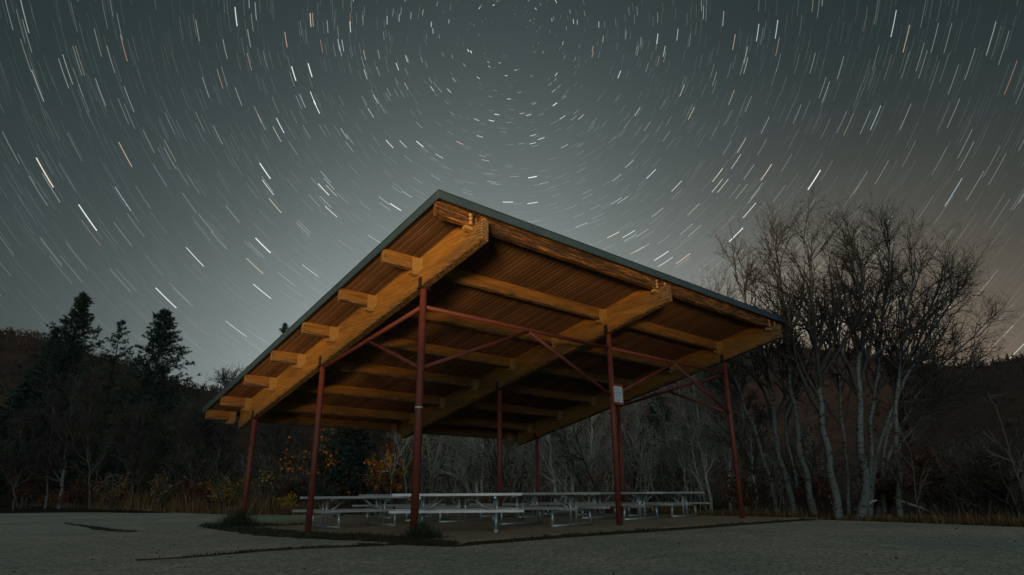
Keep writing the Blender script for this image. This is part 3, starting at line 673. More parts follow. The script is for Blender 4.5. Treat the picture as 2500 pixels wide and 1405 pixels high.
def conifer(name, top, base_z, rad, label, group, r, nb=150, sub=12, nbl=9, crown0=0.06, droop=-0.10, bl=0.30, bw=0.085, sparse=1.0):
    H = top[2]-base_z; t = empty(name, (top[0], top[1], base_z)); tag(t, label, 'tree', group)
    tr = np.stack([np.zeros(10), np.zeros(10), np.linspace(0, H*0.985, 10)], 1); tr[1:-1, :2] += r.normal(0, 0.03, (8, 2)); R = np.linspace(H*0.014, 0.012, 10)
    V, F = tubes(tr[None], R[None], 8); link('trunk', npmesh('trunk', V, F, M_DBARK, True), t)
    u = crown0 + (1-crown0)*np.linspace(0, 0.985, nb)**0.92 + r.normal(0, 0.006, nb); u = np.clip(u, crown0, 0.99)
    az = np.arange(nb)*2.399 + r.normal(0, 0.35, nb)
    ln = rad*(1-u)**0.9*np.where(r.random(nb) < 0.4, r.uniform(0.95, 1.2, nb), r.uniform(0.45, 0.9, nb)) + 0.06
    out = np.stack([np.cos(az), np.sin(az), np.zeros(nb)], 1); K = 7; f = np.linspace(0, 1, K)
    ho = np.interp(u*H, tr[:, 2], np.arange(10))
    st = np.stack([np.interp(u*H, tr[:, 2], tr[:, 0]), np.interp(u*H, tr[:, 2], tr[:, 1]), u*H], 1)
    dz = ((droop + 0.75*(u-0.25))[:, None]*f[None] + 0.28*f[None]**2.2*(1-u)[:, None]*1.0)*ln[:, None]
    P = st[:, None] + out[:, None]*(ln[:, None]*f[None])[..., None]; P[..., 2] += dz; P[:, 1:] += r.normal(0, 0.03, P[:, 1:].shape)
    RB = np.linspace(1, 0.25, K)[None]*(0.008 + 0.012*ln[:, None]/rad)
    Vb, Fb = tubes(P, RB, 4)
    C, CR = grow(P, RB, sub, 0.12, 1.0, lambda q: 0.25*ln[:, None]*(1.15-q)+0.07, 52, -0.02, 0.12, 4, r, 0.5, 0.4)
    A = np.concatenate([C.reshape(-1, 3)[:0], C[:, 1:].reshape(-1, 3)]); T = norm(C[:, 1:]-C[:, :-1]).reshape(-1, 3)
    k = max(1, int(nbl/3)); A = np.repeat(A, k, 0); T = np.repeat(T, k, 0); small = 0.5 + 0.5*np.clip(1-A[:, 2]/H, 0, 1)**0.6
    keep = r.random(len(A)) < sparse; A, T, small = A[keep], T[keep], small[keep]
    A = A + r.normal(0, 0.03, A.shape); D = norm(T + r.normal(0, 0.55, T.shape)); n = len(A)
    V, F = blades(A, D, small*bl*r.uniform(0.6, 1.3, n), small*bw*r.uniform(0.7, 1.4, n), r)
    A2 = np.repeat(P[:, 1:].reshape(-1, 3), 5, 0); T2_ = np.repeat(norm(P[:, 1:]-P[:, :-1]).reshape(-1, 3), 5, 0); n2 = len(A2)
    V2, F2 = blades(A2 + r.normal(0, 0.04, A2.shape), norm(T2_ + r.normal(0, 0.4, T2_.shape)), 0.8*bl*r.uniform(0.6, 1.3, n2), bw*r.uniform(0.7, 1.4, n2), r)
    n += n2; V = np.concatenate([V, V2]); F = np.concatenate([F, F2 + 3*(n-n2)])
    tv = np.concatenate([tri_tint(np.clip(r.normal(0.5, 0.25, n), 0, 1)), tri_tint(np.zeros(len(Vb)), 1)])
    link('crown', npmesh('crown', np.concatenate([V, Vb]), [F, Fb + len(V)], M_NEEDLE, False, tv), t)
    return t
def leaf_quads(P, size, r):
    n = len(P); D = norm(r.normal(size=(n, 3))); s = norm(np.cross(D, norm(r.normal(size=(n, 3))))); L_ = size*r.uniform(0.6, 1.4, n)[:, None]
    V = np.stack([P, P + D*L_*0.5 + s*L_*0.36, P + D*L_, P + D*L_*0.5 - s*L_*0.36], 1).reshape(-1, 3)
    return V, np.arange(4*n).reshape(-1, 4)
def shrub(name, base, h, spread, label, group, leafm, r, stems=12, leaves=7, lsize=0.10, twm=None, cat='shrub', leaf_u0=0.3):
    t = empty(name, tuple(base)); tag(t, label, cat, group)
    st = np.zeros((stems, 3)); st[:, :2] = r.normal(0, spread*0.16, (stems, 2))
    K = 6; d = norm(np.stack([r.normal(0, 0.36, stems), r.normal(0, 0.36, stems), np.ones(stems)], 1)*np.array([spread/h*1.2, spread/h*1.2, 1])); p = st; pts = [p]; ln = h*r.uniform(0.6, 1.1, stems)
    for k in range(K-1):
        d = norm(d + r.normal(0, 0.13, d.shape)); p = p + d*(ln/(K-1))[:, None]; pts.append(p)
    P = np.stack(pts, 1); R = np.linspace(0.022, 0.006, K)[None]*np.ones((stems, 1))*min(1.5, h/2+0.3)
    C, CR = grow(P, R, 8, 0.2, 1, lambda u: h*0.30*(1.1-0.6*u), 36, 0.06, 0.2, 4, r, 0.6, 0.4)
    G, GR = grow(C, CR, 4, 0.2, 1, h*0.13, 40, 0.04, 0.25, 3, r, 0.7, 0.6)
    V, F = merge([tubes(P, R, 5), tubes(C, np.maximum(CR, 0.006), 3), tubes(G, np.maximum(GR, 0.005), 3)])
    link('stems', npmesh('stems', V, F, twm or M_TWIGB), t)
    if leafm is not None and leaves > 0:
        A = G[:, 1:].reshape(-1, 3); A = A[(A[:, 2] > h*leaf_u0)]
        A = np.repeat(A, max(1, leaves//2), 0); A = A[r.random(len(A)) < min(1, leaves/2)] + 0
        A = A + r.normal(0, 0.06, A.shape)
        V, F = leaf_quads(A, lsize, r); link('leaves', npmesh('leaves', V, F, leafm, False, tri_tint(np.clip(r.normal(0.5, 0.28, len(A)), 0, 1), 4)), t)
    return t
def gz(x, y): return float(terrain_z(np.array([float(x)]), np.array([float(y)]))[0])

# ------------------------------------------------------------------ conifers
def conifers():
    r = np.random.default_rng(21); G = 'dark conifers behind the lot'
    def c(px, py, Y, rad, lab, **k):
        tp = at(px, py, Y); conifer('spruce_tree', tp, gz(tp[0], tp[1])-0.1, rad, lab, G, r, **k)
    c(205, 716, 45, 5.4, 'tallest dark spruce on the left, pointed top against the sky', nb=240, sub=13, nbl=9, bl=0.27)
    c(405, 755, 45, 6.0, 'broad dark spruce nearest the left roof corner', nb=240, sub=13, nbl=9, bl=0.27)
    c(300, 780, 47, 4.2, 'thin open conifer standing between the two big spruces', nb=70, sub=9, nbl=6, sparse=0.5, droop=-0.05)
    c(140, 802, 46, 3.3, 'small dark spruce at the left foot of the tallest one', nb=100)
    c(696, 788, 62, 3.2, 'spruce whose tip just shows above the sloping left roof edge', nb=80)
    tp = at(866, 985, 30.2); conifer('pine_tree', tp, gz(tp[0], tp[1])-0.1, 2.9, 'dark green pine seen under the roof behind the left tables', G, r, nb=90, bl=0.24)
    tp = at(1600, 960, 46); conifer('pine_tree', tp, gz(tp[0], tp[1])-0.1, 3.0, 'dark pine glimpsed under the roof right of the notice post', G, r, nb=90)
    tp = at(60, 930, 42); conifer('spruce_tree', tp, gz(tp[0], tp[1])-0.1, 3.2, 'short dark spruce at the left edge of the picture', G, r, nb=90)
    tp = at(520, 985, 40); conifer('spruce_tree', tp, gz(tp[0], tp[1])-0.1, 2.2, 'short dark spruce just left of the low roof corner', G, r, nb=80)
conifers()
# ------------------------------------------------------------------ birch clump
def birches():
    r = np.random.default_rng(33); G = 'bare birch clump right of the pavilion'
    def b(px, Y, r0, lab, dens=(22, 7, 5), blen=(3.7, 1.15, 0.44), u0=0.33, bias=None, ang=28, **k):
        dens = (dens[0]-7, 8, 5)
        pts = [at(x, y, Y + dy) for x, y, dy in px]; pts[0][2] = gz(pts[0][0], pts[0][1]) - 0.05
        bare_tree('birch_tree', pts, r0, lab, G, M_BIRCH, M_TWIGD, r, dens, blen, u0, ang, 0.07, 0.0042, bias=bias, **k)
    b([(1895,1250,0),(1873,1134,0),(1828,1018,.2),(1775,880,.4),(1748,730,.6)], 22.6, .08, 'leftmost leaning birch of the bare clump, closest to the pavilion', bias=np.array([-.15,0,0]))
    b([(1940,1268,0),(1921,1182,0),(1895,1082,.1),(1880,960,.2),(1840,790,.3),(1790,665,.4)], 21.6, .11, 'second birch from the left in the clump, pale and leaning left')
    b([(1960,1262,0),(1938,1150,.4),(1920,1050,.8),(1912,900,1.2),(1890,700,1.6)], 22.8, .06, 'thin birch stem close behind the second birch of the clump')
    b([(1990,1268,0),(1969,1179,0),(1947,1092,0),(1935,1000,0),(1925,820,0),(1893,610,0)], 20.6, .11, 'third pale birch of the clump, leaning slightly left', dens=(32,8,6))
    b([(2046,1268,0),(2033,1172,0),(2020,1092,0),(2001,1028,0),(1995,880,0),(1985,720,.2),(1962,595,.3)], 19.0, .115, 'thick white trunked birch in the centre left of the clump', dens=(34,8,6))
    b([(2072,1266,0),(2070,1124,.3),(2055,1020,.5),(2040,850,.8),(2022,650,1.0)], 20.2, .06, 'thin straight birch between the two thickest trunks')
    b([(2098,1270,0),(2114,1172,0),(2098,1060,0),(2094,932,0),(2105,800,0),(2110,640,.2),(2092,610,.2)], 18.7, .13, 'thickest curving white birch in the middle of the clump', dens=(34,8,6))
    b([(2120,1268,0),(2127,1124,.3),(2124,1060,.4),(2140,900,.6),(2165,700,.8),(2172,585,1.0)], 19.6, .085, 'tallest birch of the clump, rising above its neighbours', dens=(34,8,6))
    b([(2155,1255,0),(2151,1140,.4),(2166,1050,.6),(2215,900,.8),(2270,760,1.0),(2298,680,1.2)], 20.4, .07, 'slim birch bending right behind the tallest one', bias=np.array([.12,0,0]))
    b([(2197,1270,0),(2190,1124,0),(2184,996,0),(2200,860,.2),(2225,720,.3),(2235,640,.4)], 19.3, .085, 'dark trunked birch right of the thick white one', dens=(30,8,6))
    b([(2112,1268,.3),(2135,1120,.4),(2180,980,.6),(2262,830,.8),(2345,705,1.0)], 19.8, .08, 'birch limb fork reaching up to the right side', bias=np.array([.15,0,0]), dens=(30,8,6))
    b([(2140,1266,0),(2165,1120,.3),(2230,980,.6),(2320,870,.8),(2395,800,1.0)], 20.6, .07, 'rightmost birch, leaning far out to the right', bias=np.array([.2,0,-.05]), dens=(30,8,6))
    b([(2150,1262,0),(2185,1110,.3),(2260,1000,.6),(2340,930,.9),(2400,880,1.0)], 21.4, .055, 'low birch spreading right above the dark bushes', bias=np.array([.1,0,.0]))
birches()
# ------------------------------------------------------------------ bare aspens in the middle and at the left
def aspens():
    r = np.random.default_rng(44); G = 'bare aspens behind the pavilion'
    def a(px, Y, r0, lab, tm=M_ASPEN, tw=M_TWIGG, dens=(16, 6, 5), blen=(2.2, 0.9, 0.45), G_=G, u0=0.22, **k):
        pts = [at(x, y, Y) for x, y in px]; pts[0][2] = gz(pts[0][0], pts[0][1]) - 0.05
        bare_tree('aspen_tree', pts, r0*1.35, lab, G_, tm, tw, r, dens, blen, u0, 36, 0.06, 0.014, **k)
    a([(996,1235),(984,1130),(985,1050),(990,960)], 32, .045, 'thin grey aspen just left of the corner post')
    a([(1148,1235),(1131,1135),(1105,1060),(1085,980)], 33, .05, 'slanting thin aspen right of the corner post')
    a([(1166,1235),(1158,1130),(1150,1060),(1145,960)], 31, .075, 'grey aspen left of the pair seen over the nearest table')
    a([(1174,1235),(1176,1150),(1178,1070),(1185,960)], 31.3, .065, 'pale aspen right of the pair seen over the nearest table')
    a([(1308,1235),(1305,1145),(1290,1100),(1270,1040)], 33, .045, 'crooked aspen between the middle and the rear right post')
    a([(1358,1235),(1347,1130),(1337,1060),(1328,960)], 30.5, .085, 'leftmost white aspen of the row over the second table')
    a([(1367,1235),(1366,1110),(1368,1000)], 31.5, .05, 'thin aspen second in the row over the second table')
    a([(1382,1235),(1381,1120),(1386,1000)], 31, .06, 'pale straight aspen third in the row over the second table')
    a([(1399,1235),(1396,1110),(1400,960)], 30.7, .08, 'white aspen fourth in the row over the second table')
    a([(1438,1235),(1442,1120),(1446,1030),(1455,940)], 31.5, .07, 'white aspen left of the notice post')
    a([(1680,1245),(1672,1150),(1660,1050),(1655,900)], 29, .05, 'dim aspen between the notice post and the right post', dens=(20,7,5))
    a([(1736,1255),(1731,1190),(1716,1130),(1700,1000),(1690,880)], 27, .05, 'thin white aspen left of the right front post', dens=(20,7,5))
    a([(1784,1257),(1780,1170),(1783,1120),(1790,960),(1780,860)], 26, .045, 'thin white aspen behind the right front post', dens=(20,7,5))
    a([(1850,1258),(1840,1150),(1820,1020),(1800,900)], 25, .05, 'grey aspen between the right post and the birch clump', dens=(20,7,5), tw=M_TWIGB)
    a([(1580,1245),(1570,1150),(1555,1060),(1550,960)], 33, .05, 'grey aspen just right of the notice post', dens=(20,7,5))
    G2 = 'bare trees on the left'
    a([(153,1205),(160,1120),(168,1050),(174,1010),(180,960)], 37, .085, 'white trunked bare tree in front of the tallest spruce', M_BIRCH, M_TWIGD, (22,6,5), G_=G2)
    a([(122,1190),(124,1090),(126,1040),(130,990)], 38, .05, 'thin white trunk at the far left of the trees', M_BIRCH, M_TWIGD, (18,6,5), G_=G2)
    a([(225,1215),(218,1080),(222,1010),(230,950)], 36, .05, 'grey bare tree below the gap between the spruces', M_DIMBARK, M_TWIGD, (24,7,5), (2.6,1.1,.5), G_=G2)
    a([(330,1220),(325,1100),(330,1050),(340,1000)], 35, .05, 'low grey bare tree in front of the broad spruce', M_DIMBARK, M_TWIGD, (24,7,5), (2.4,1.1,.5), G_=G2)
    a([(40,1215),(45,1120),(55,1050)], 36, .05, 'dim bare tree at the left picture edge', M_DIMBARK, M_TWIGD, (24,7,5), (2.4,1.1,.5), G_=G2)
    a([(470,1225),(465,1120),(480,1030)], 33, .05, 'low bare tree left of the lowest roof corner', M_DIMBARK, M_TWIGD, (24,7,5), (2.2,1.0,.5), G_=G2)
    a([(550,1230),(540,1120),(545,1030),(550,945)], 40, .05, 'bare tree whose twigs rise above the low roof corner', M_DIMBARK, M_TWIGD, (26,7,5), (2.4,1.1,.5), G_=G2)
    a([(672,1235),(678,1150),(690,1080),(700,1000)], 31, .05, 'slender grey tree between the two left posts', M_DIMBARK, M_TWIGD, (24,7,5), (2.0,.9,.45), G_=G2)
aspens()
# ------------------------------------------------------------------ shrubs with autumn leaves
def shrubs():
    r = np.random.default_rng(55); G = 'autumn shrubs along the far lot edge'
    def s(px, py, Y, h, sp, lab, lm, name='shrub', **k):
        p = at(px, py, Y); p[2] = gz(p[0], p[1]) - 0.03; shrub(name, p, h, sp, lab, G, lm, r, **k)
    s(648, 1240, 30, 2.1, 0.9, 'yellow leaved shrub right of the rear left post', M_YELLOW, leaves=1, leaf_u0=0.55)
    s(690, 1250, 29, 0.8, 0.5, 'low golden bush right of the rear left post', M_YELLOW, leaves=2)
    s(776, 1240, 30.5, 3.7, 1.0, 'tall orange leaved shrub behind the second left post', M_ORANGE, leaves=2, leaf_u0=0.5, lsize=0.15)
    s(928, 1240, 29.6, 2.3, 0.7, 'bright orange shrub left of the corner post', M_ORANGE, leaves=4, leaf_u0=0.45, lsize=0.16)
    s(968, 1240, 33, 3.4, 1.0, 'thin shrub with a few orange leaves next to the corner post', M_ORANGE, leaves=5, leaf_u0=0.55, lsize=0.21, stems=7)
    s(822, 1240, 30, 1.9, 0.7, 'orange red bush in front of the dark pine', M_ORANGE, leaves=1, lsize=0.15, stems=8)
    s(845, 1240, 29.8, 1.1, 0.9, 'low russet bush under the dark pine', M_REDBR, leaves=4)
    s(545, 1245, 32, 1.6, 1.0, 'olive yellow bush left of the rear left post', M_YELLOW, leaves=2, lsize=0.08)
    s(395, 1240, 33, 1.7, 1.0, 'straw yellow bush below the broad spruce', M_DRY, leaves=2, lsize=0.10)
    s(275, 1235, 35, 1.7, 1.2, 'tan bush below the gap between the spruces', M_DRY, leaves=2, lsize=0.10)
    s(60, 1228, 38, 2.0, 1.6, 'dark red bush at the left picture edge', M_REDBR, leaves=5)
    s(180, 1232, 36.5, 1.4, 1.2, 'red brown bush beside the white trunk on the left', M_REDBR, leaves=5)
    s(470, 1243, 32, 1.5, 1.2, 'russet bush between the straw and the olive bushes', M_REDBR, leaves=5)
    s(715, 1245, 29.5, 1.3, 0.8, 'deep red bush between the two left posts', M_REDBR, leaves=5)
    s(1245, 1235, 32, 1.5, 0.6, 'bare bush with a tuft of orange leaves by the middle post', M_ORANGE, leaves=1, stems=6, leaf_u0=0.75)
    s(1462, 1235, 31, 1.9, 0.6, 'small bush with orange leaves near the notice post', M_ORANGE, leaves=1, stems=5, leaf_u0=0.8)
    s(1835, 1256, 23.5, 1.5, 1.0, 'dim red brown bush right of the right front post', M_REDBR, leaves=3)
    s(2010, 1262, 21.5, 1.3, 1.0, 'dark red bush between the birch trunks', M_REDBR, leaves=3)
    s(2165, 1262, 20.8, 1.2, 0.5, 'small bush with red leaves among the birch stems', M_REDBR, leaves=4)
    s(2300, 1270, 19, 1.9, 1.3, 'dark bare bush right of the birch clump', M_REDBR, leaves=2, stems=16)
    s(2400, 1275, 18, 2.3, 1.3, 'dense dark bush near the right picture edge', None, stems=20)
    s(2490, 1280, 17, 2.4, 1.2, 'dark bush cut by the right picture edge', None, stems=20)
    s(1985, 1235, 27, 3.4, 1.6, 'grey bare bush behind the birch trunks', None, stems=18)
shrubs()
# ------------------------------------------------------------------ undergrowth masses (uncountable)
def brush_mass(name, pts, h, r, mat_, stems=1, sub=6, sub2=4, lean=0.22, minr=0.008, label=None, tint=(0.5, 0.25), blen=0.42):
    n = len(pts); K = 5; hh = h*r.uniform(0.5, 1.15, n); d = norm(np.stack([r.normal(0, lean, n), r.normal(0, lean, n), np.ones(n)], 1)); p = pts; L_ = [p]
    for k in range(K-1): d = norm(d + r.normal(0, 0.12, d.shape)); p = p + d*(hh/(K-1))[:, None]; L_.append(p)
    P = np.stack(L_, 1); R = np.linspace(0.02, minr, K)[None]*np.ones((n, 1))
    C, CR = grow(P, R, sub, 0.15, 1, lambda u: h*blen*(1.15-0.7*u), 36, 0.05, 0.2, 4, r, 0.7, 0.5)
    G, GR = grow(C, CR, sub2, 0.15, 1, h*0.16, 42, 0.03, 0.3, 3, r, 0.7, 0.6)
    V, F = merge([tubes(P, R, 4), tubes(C, np.maximum(CR, minr), 3), tubes(G, np.maximum(GR, minr*0.8), 3)])
    base = np.clip(r.normal(tint[0], tint[1], n), 0, tint[2] if len(tint) > 2 else 1)
    tv = np.concatenate([np.repeat(base, K*4), np.repeat(np.repeat(base, sub), 4*3), np.repeat(np.repeat(base, sub*sub2), 3*3)])
    o = link(name, npmesh(name, V, F, mat_, False, np.stack([tv, tv, tv, np.ones_like(tv)], 1))); tag(o, label, 'undergrowth', kind='stuff'); return o
def scatter(n, r, x0, x1, y0, y1, cond=None):
    P = np.stack([r.uniform(x0, x1, n), r.uniform(y0, y1, n), np.zeros(n)], 1)
    if cond is not None: P = P[cond(P)]
    P[:, 2] = terrain_z(P[:, 0], P[:, 1]); return P
FARA = np.array(FAR)
def beyond(P, marg=0.4, maxd=99):
    fy = np.interp(P[:, 0], FARA[:10, 0], FARA[:10, 1], left=62, right=13.9); d = P[:, 1]-fy
    return (d > marg) & (d < maxd)
def masses():
    r = np.random.default_rng(66)
    P = scatter(270, r, -5.5, 14, 27, 46, lambda P: beyond(P, 1.5))
    brush_mass('thicket', P, 4.2, r, M_BRUSH, sub=7, sub2=4, minr=0.016, label='grey bare thicket filling the view under the roof', tint=(0.66, 0.40))
    P = scatter(560, r, -52, -4, 27, 62, lambda P: beyond(P, 1.5, 16))
    brush_mass('thicket', P, 3.6, r, M_BRUSH, sub=7, sub2=5, minr=0.012, label='dark bare thicket below the spruces on the left', tint=(0.22, 0.22, 0.5))
    P = scatter(420, r, 8, 44, 15, 44, lambda P: beyond(P, 1.2))
    brush_mass('thicket', P, 2.6, r, M_BRUSH, sub=7, sub2=5, minr=0.009, label='dark bare thicket behind and right of the birches', tint=(0.18, 0.16, 0.4))
    # hillside brush
    for V, n, lab, h in ((H_L, 3600, 'brown leafless scrub on the left hillside', 1.3), (H_R, 3400, 'russet leafless scrub on the hillside behind the birches', 1.3), (H_F, 1900, 'dark scrub on the far right hillside', 0.9)):
        R_, m = V.shape[:2]; i = (r.beta(1.6, 0.9, n)*(47)).astype(int); j = r.integers(0, m-1, n); f = r.random((n, 1))
        Q = V[i, j]*(1-f) + V[i, j+1]*f + r.normal(0, 0.4, (n, 3))*np.array([1, 1, 0]); Q[:, 2] -= 0.2
        brush_mass('hillside_scrub', Q, h, r, M_HBRUSH, sub=5, sub2=2, lean=0.35, minr=0.035, label=lab, blen=0.6)
    # dry grass and weeds along the far edge
    E_ = resample(np.c_[FARA[1:10], np.zeros(9)], 400); n = 30000; k = r.integers(0, 399, n); f = r.random((n, 1)); P = E_[k]*(1-f) + E_[k+1]*f
    tg = norm(E_[k+1]-E_[k]); P[:, :2] += np.stack([-tg[:, 1], tg[:, 0]], 1)*(0.08 + 2.4*r.random((n, 1))**1.4) ; P[:, 2] = terrain_z(P[:, 0], P[:, 1])
    clump = (1 - 0.75*smooth((P[:, 0]-5)/3))*(0.35 + 0.9*np.clip(np.sin(P[:, 0]*1.3)*np.sin(P[:, 0]*0.47+P[:, 1]*0.6)+0.35, 0, 1))
    D = norm(np.stack([r.normal(0, 0.25, n), r.normal(0, 0.25, n), np.ones(n)], 1))
    V, F = blades(P, D, 0.1 + 0.95*clump*r.random(n)**1.4, r.uniform(0.02, 0.045, n), r)
    o = link('dry_grass', npmesh('dry_grass', V, F, M_DRY, False, tri_tint(np.clip(r.normal(0.4, 0.28, n), 0, 1)))); tag(o, 'dry brown grass strip along the far edge of the lot', 'grass', kind='stuff')
masses()
def far_conifers():
    r = np.random.default_rng(77)     # the fringe of small firs on the far right ridge reads as one mass
    px = np.concatenate([np.linspace(2370, 2500, 46), np.linspace(2500, 2900, 60)]); V, F, o = [], [], 0
    top = H_F[46]
    for a in px:
        j = int(np.clip((a-2200)/(4200-2200)*159, 0, 158)); b = top[j] + r.normal(0, 1.0, 3)*np.array([1, 1, 0]); h = r.uniform(1.2, 3.4)
        n = 90; u = r.random(n)**0.8; az = r.random(n)*6.28; rd = 0.42*h*(1-u)*0.5
        P = np.stack([b[0]+np.cos(az)*rd*0.3, b[1]+np.sin(az)*rd*0.3, b[2]-0.3+u*h], 1); D = norm(np.stack([np.cos(az), np.sin(az), np.full(n, 0.25)], 1))
        v, f = blades(P, D, rd+0.12, np.full(n, 0.22), r); V.append(v); F.append(f+o); o += len(v)
    V = np.concatenate(V); F = np.concatenate(F); k = len(F)
    ob = link('ridge_firs', npmesh('ridge_firs', V, F, M_NEEDLE, False, tri_tint(np.clip(r.normal(0.4, 0.2, k), 0, 1)))); tag(ob, 'fringe of tiny firs along the far right ridge', 'trees', kind='stuff')
far_conifers()

# ------------------------------------------------------------------ weeds, soil, leaves on the lot
def soil_strip(name, ctr, width, label, r, mat_=M_SOIL, dz=0.012):
    ctr = np.asarray(ctr, float); K = max(12, int(np.sum(np.linalg.norm(np.diff(ctr, axis=0), axis=1))/0.12))
    P = resample(np.c_[ctr, np.zeros(len(ctr))], K)[:, :2]; d = norm(np.gradient(P, axis=0)); nn = np.stack([-d[:, 1], d[:, 0]], 1)
    w = np.interp(np.linspace(0, 1, K), np.linspace(0, 1, len(width)), width)
    wob = lambda: np.convolve(r.normal(0, 1, K+8), np.ones(5)/5, 'same')[4:-4]*0.35
    rows = []
    for f in (-1, -0.5, 0, 0.5, 1):
        off = f*w*(1+wob()); q = P + nn*off[:, None]; z = np.maximum(lot_z(q[:, 0], q[:, 1]), -9) + dz*(1.6-abs(f)*1.5) + 0.003
        s, t = sst(q[:, 0], q[:, 1]); ins = (s > SLAB[0]-0.1) & (t > SLAB[2]-0.1) & (s < SLAB[1]) & (t < SLAB[3]); z = z + np.where(ins, 0.034, 0)
        rows.append(np.c_[q, z])
    V = np.stack(rows, 1).reshape(-1, 3); i, j = np.meshgrid(np.arange(K-1), np.arange(4), indexing='ij'); q = (i*5+j).ravel()
    o = link(name, npmesh(name, V, np.stack([q, q+5, q+6, q+1], 1), mat_, True)); tag(o, label, 'soil', kind='stuff')
    return np.stack(rows, 1)
def grass_on(P, h, r, lean=0.5, w=0.012):
    n = len(P); D = norm(np.stack([r.normal(0, lean, n), r.normal(0, lean, n), np.ones(n)], 1)); return blades(P, D, h*r.uniform(0.4, 1.3, n), np.full(n, w), r)
def weeds():
    r = np.random.default_rng(88)
    g = lambda px, py: onz(px, py, -0.06)[:2]
    front = [wst(-0.6, -0.18), wst(1.5, -0.1), wst(4, -0.1), wst(8, -0.1), wst(12.5, -0.1)]
    left = [wst(-0.35, 0.0), wst(-0.45, 2.0), wst(-0.55, 4.5), wst(-0.6, 7.5), wst(-0.5, 10.6), wst(-0.3, 13.0)]
    crack = [g(330, 1375), g(440, 1369), g(640, 1351), g(760, 1343), g(880, 1338), g(980, 1334), wst(-0.6, -0.18)]
    patch = [g(160, 1276), g(205, 1281), g(260, 1290), g(330, 1294)]
    back = [g(620, 1283), g(700, 1282), g(760, 1279)]
    jobs = [(front, [0.10, 0.13, 0.10, 0.09, 0.10], 'dark weedy soil strip along the front of the concrete pad', 2200, 0.055),
            (left, [0.20, 0.42, 0.55, 0.5, 0.4, 0.2], 'dark soil strip along the left side of the concrete pad', 3000, 0.07),
            (crack, [0.002, 0.005, 0.014, 0.028, 0.055, 0.05, 0.03], 'weed grown crack across the left foreground asphalt', 1500, 0.04),
            (patch, [0.05, 0.10, 0.22, 0.12], 'dark patch of weeds in the asphalt at the left', 700, 0.05),
            (back, [0.1, 0.14, 0.06], 'line of weeds running right from the rear left post', 500, 0.08)]
    Vg, Fg, tn, o = [], [], [], 0
    for ctr, w, lab, n, h in jobs:
        rows = soil_strip('soil_strip', ctr, w, lab, r); K = len(rows)
        wk = np.linalg.norm(rows[:-1, 0]-rows[:-1, 4], axis=1)*r.uniform(0.2, 1.0, K-1)**2; k = r.choice(K-1, n, p=wk/wk.sum()); f = np.clip(r.normal(2, 1.1, n), 0, 3.99); i0 = f.astype(int); ff = (f-i0)[:, None]; u = r.random((n, 1))
        P = (rows[k, i0]*(1-ff)+rows[k, i0+1]*ff)*(1-u) + (rows[k+1, i0]*(1-ff)+rows[k+1, i0+1]*ff)*u
        v, f_ = grass_on(P, h, r, 0.6, 0.014); Vg.append(v); Fg.append(f_+o); o += len(v); tn.append(np.clip(r.normal(0.35, 0.25, n), 0, 1))
    ob = link('weeds', npmesh('weeds', np.concatenate(Vg), np.concatenate(Fg), M_GRASS, False, tri_tint(np.concatenate(tn)))); tag(ob, 'short dark weeds sprouting along the pad edges and the crack', 'weeds', kind='stuff')
    for (s, t, n, h, sp, lab) in ((-0.05, TP1-0.35, 900, 0.26, 0.26, 'dark grass tuft round the foot of the corner post'), (-0.25, TP1+8.6, 1500, 0.42, 0.45, 'large grass tuft round the foot of the rear left post')):
        q = wst(s, t); c = np.array([q[0], q[1], float(lot_z(q[0], q[1]))+0.01]); tf = empty('grass_tuft', tuple(c)); tag(tf, lab, 'grass', 'grass tufts at the post feet')
        rad = sp*np.abs(r.normal(0, 0.6, n)); az = r.random(n)*6.283; P = np.stack([np.cos(az)*rad*1.35, np.sin(az)*rad, np.maximum(0.0, 0.03-0.03*rad/sp)], 1)
        D = norm(np.stack([np.cos(az)*0.55*rad/sp + r.normal(0, .3, n), np.sin(az)*0.55*rad/sp + r.normal(0, .3, n), np.ones(n)], 1))
        V, F = blades(P, D, h*r.uniform(0.4, 1.2, n)*np.clip(1.25-rad/sp*0.6, 0.3, 1.2), np.full(n, 0.016), r)
        link('grass_blades', npmesh('grass_blades', V, F, M_GRASS, False, tri_tint(np.clip(r.normal(0.4, 0.25, n), 0, 1))), tf)
    # fallen leaves
    P = []
    for ctr, n, sp in ((left, 34, 0.4), (front, 60, 0.14)):
        c = resample(np.c_[np.array(ctr), np.zeros(len(ctr))], 200); k = r.integers(0, 200, n); P.append(c[k] + np.c_[r.normal(0, sp, (n, 2)), np.zeros(n)])
    sc_ = np.c_[r.uniform(-9, 9, 60), r.uniform(4, 15, 60), np.zeros(60)]; P.append(sc_)
    P = np.concatenate(P); s, t = sst(P[:, 0], P[:, 1]); ins = (s > SLAB[0]) & (t > SLAB[2])
    P[:, 2] = lot_z(P[:, 0], P[:, 1]) + 0.02 + np.where(ins, 0.035, 0)
    n = len(P); a = r.random(n)*6.283; L_ = r.uniform(0.03, 0.065, n); d = np.stack([np.cos(a), np.sin(a), r.uniform(-.1, .5, n)], 1)*L_[:, None]; e = np.stack([-np.sin(a), np.cos(a), r.uniform(-.2, .2, n)], 1)*L_[:, None]*0.6
    V = np.stack([P, P+d*0.5+e*0.5, P+d, P+d*0.5-e*0.5], 1).reshape(-1, 3)
    ob = link('fallen_leaves', npmesh('fallen_leaves', V, np.arange(4*n).reshape(-1, 4), M_LITTER, False, tri_tint(r.random(n), 4))); tag(ob, 'scattered fallen leaves on the lot and pad edges', 'leaves', kind='stuff')
weeds()
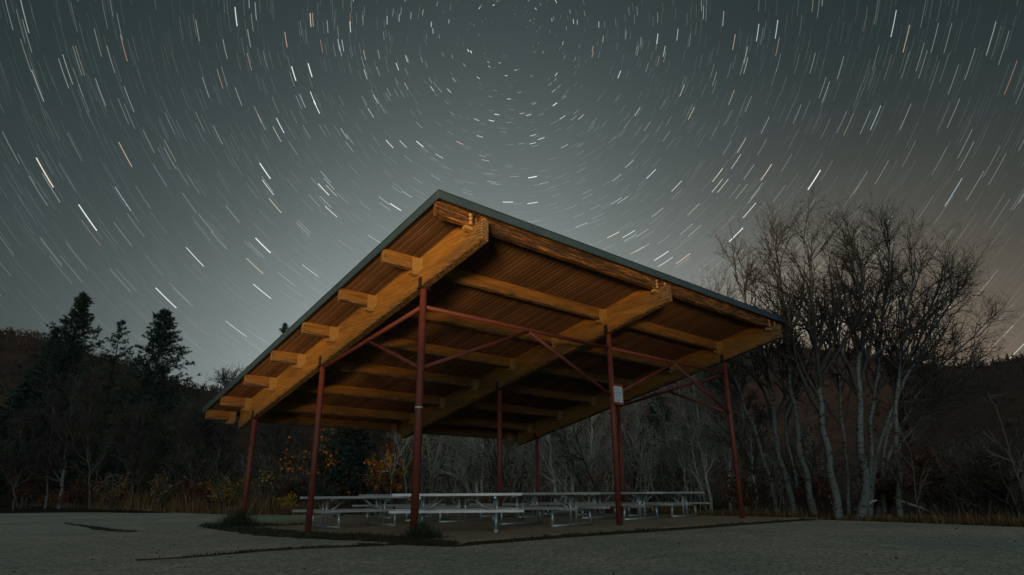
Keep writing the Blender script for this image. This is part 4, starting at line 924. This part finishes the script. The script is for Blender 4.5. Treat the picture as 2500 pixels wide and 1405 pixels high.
def pebbles():
    r = np.random.default_rng(99); n = 110
    x = r.uniform(-11, 11, n); y = 4.2 + 12*r.random(n)**1.3; s, t = sst(x, y); k = ~((s > SLAB[0]-0.2) & (t > SLAB[2]-0.2)); x, y = x[k], y[k]; n = len(x)
    c = np.stack([x, y, lot_z(x, y) + 0.012], 1); sz = r.uniform(0.006, 0.016, n)*(1 + (r.random(n) < 0.06)*0.9)
    off = np.array([[1, 0, 0], [0, 1, 0], [-1, 0, 0], [0, -1, 0], [0, 0, 0.75], [0, 0, -0.9]]); a = r.random(n)*6.28; ca, sa = np.cos(a), np.sin(a)
    O = off[None]*sz[:, None, None]*r.uniform(0.6, 1.4, (n, 6, 1)); V = np.stack([O[..., 0]*ca[:, None]-O[..., 1]*sa[:, None], O[..., 0]*sa[:, None]+O[..., 1]*ca[:, None], O[..., 2]], -1) + c[:, None]
    f = np.array([[0, 1, 4], [1, 2, 4], [2, 3, 4], [3, 0, 4], [1, 0, 5], [2, 1, 5], [3, 2, 5], [0, 3, 5]]); F = (np.arange(n)[:, None, None]*6 + f[None]).reshape(-1, 3)
    o = link('pebbles', npmesh('pebbles', V.reshape(-1, 3), F, M_SOIL)); tag(o, 'small dark stones and debris scattered over the asphalt', 'stones', kind='stuff')
pebbles()
def fallen_branches():
    for i, (a, b, r0, lab) in enumerate((((2140, 1222, 19.5), (2085, 1245, 19.2), 0.03, 'broken branch resting left of the birch stems, low'), ((2195, 1222, 19.6), (2290, 1255, 19.0), 0.04, 'long fallen pole sloping down to the right of the birches'), ((2180, 1215, 20.2), (2275, 1248, 19.8), 0.025, 'thin fallen stick just behind the long sloping pole'))):
        A, B = at(*a), at(*b); B[2] = max(B[2], gz(B[0], B[1])+0.02); K = 8
        P = resample([A, B], K); P[1:-1] += np.random.default_rng(i).normal(0, 0.02, (K-2, 3)); V, F = tubes((P-P[0])[None], np.linspace(r0, r0*0.5, K)[None], 7)
        o = link('fallen_branch', npmesh('fallen_branch', V, F, M_ASPEN, True), None, tuple(P[0])); tag(o, lab, 'branch', 'fallen branches by the birches')
fallen_branches()
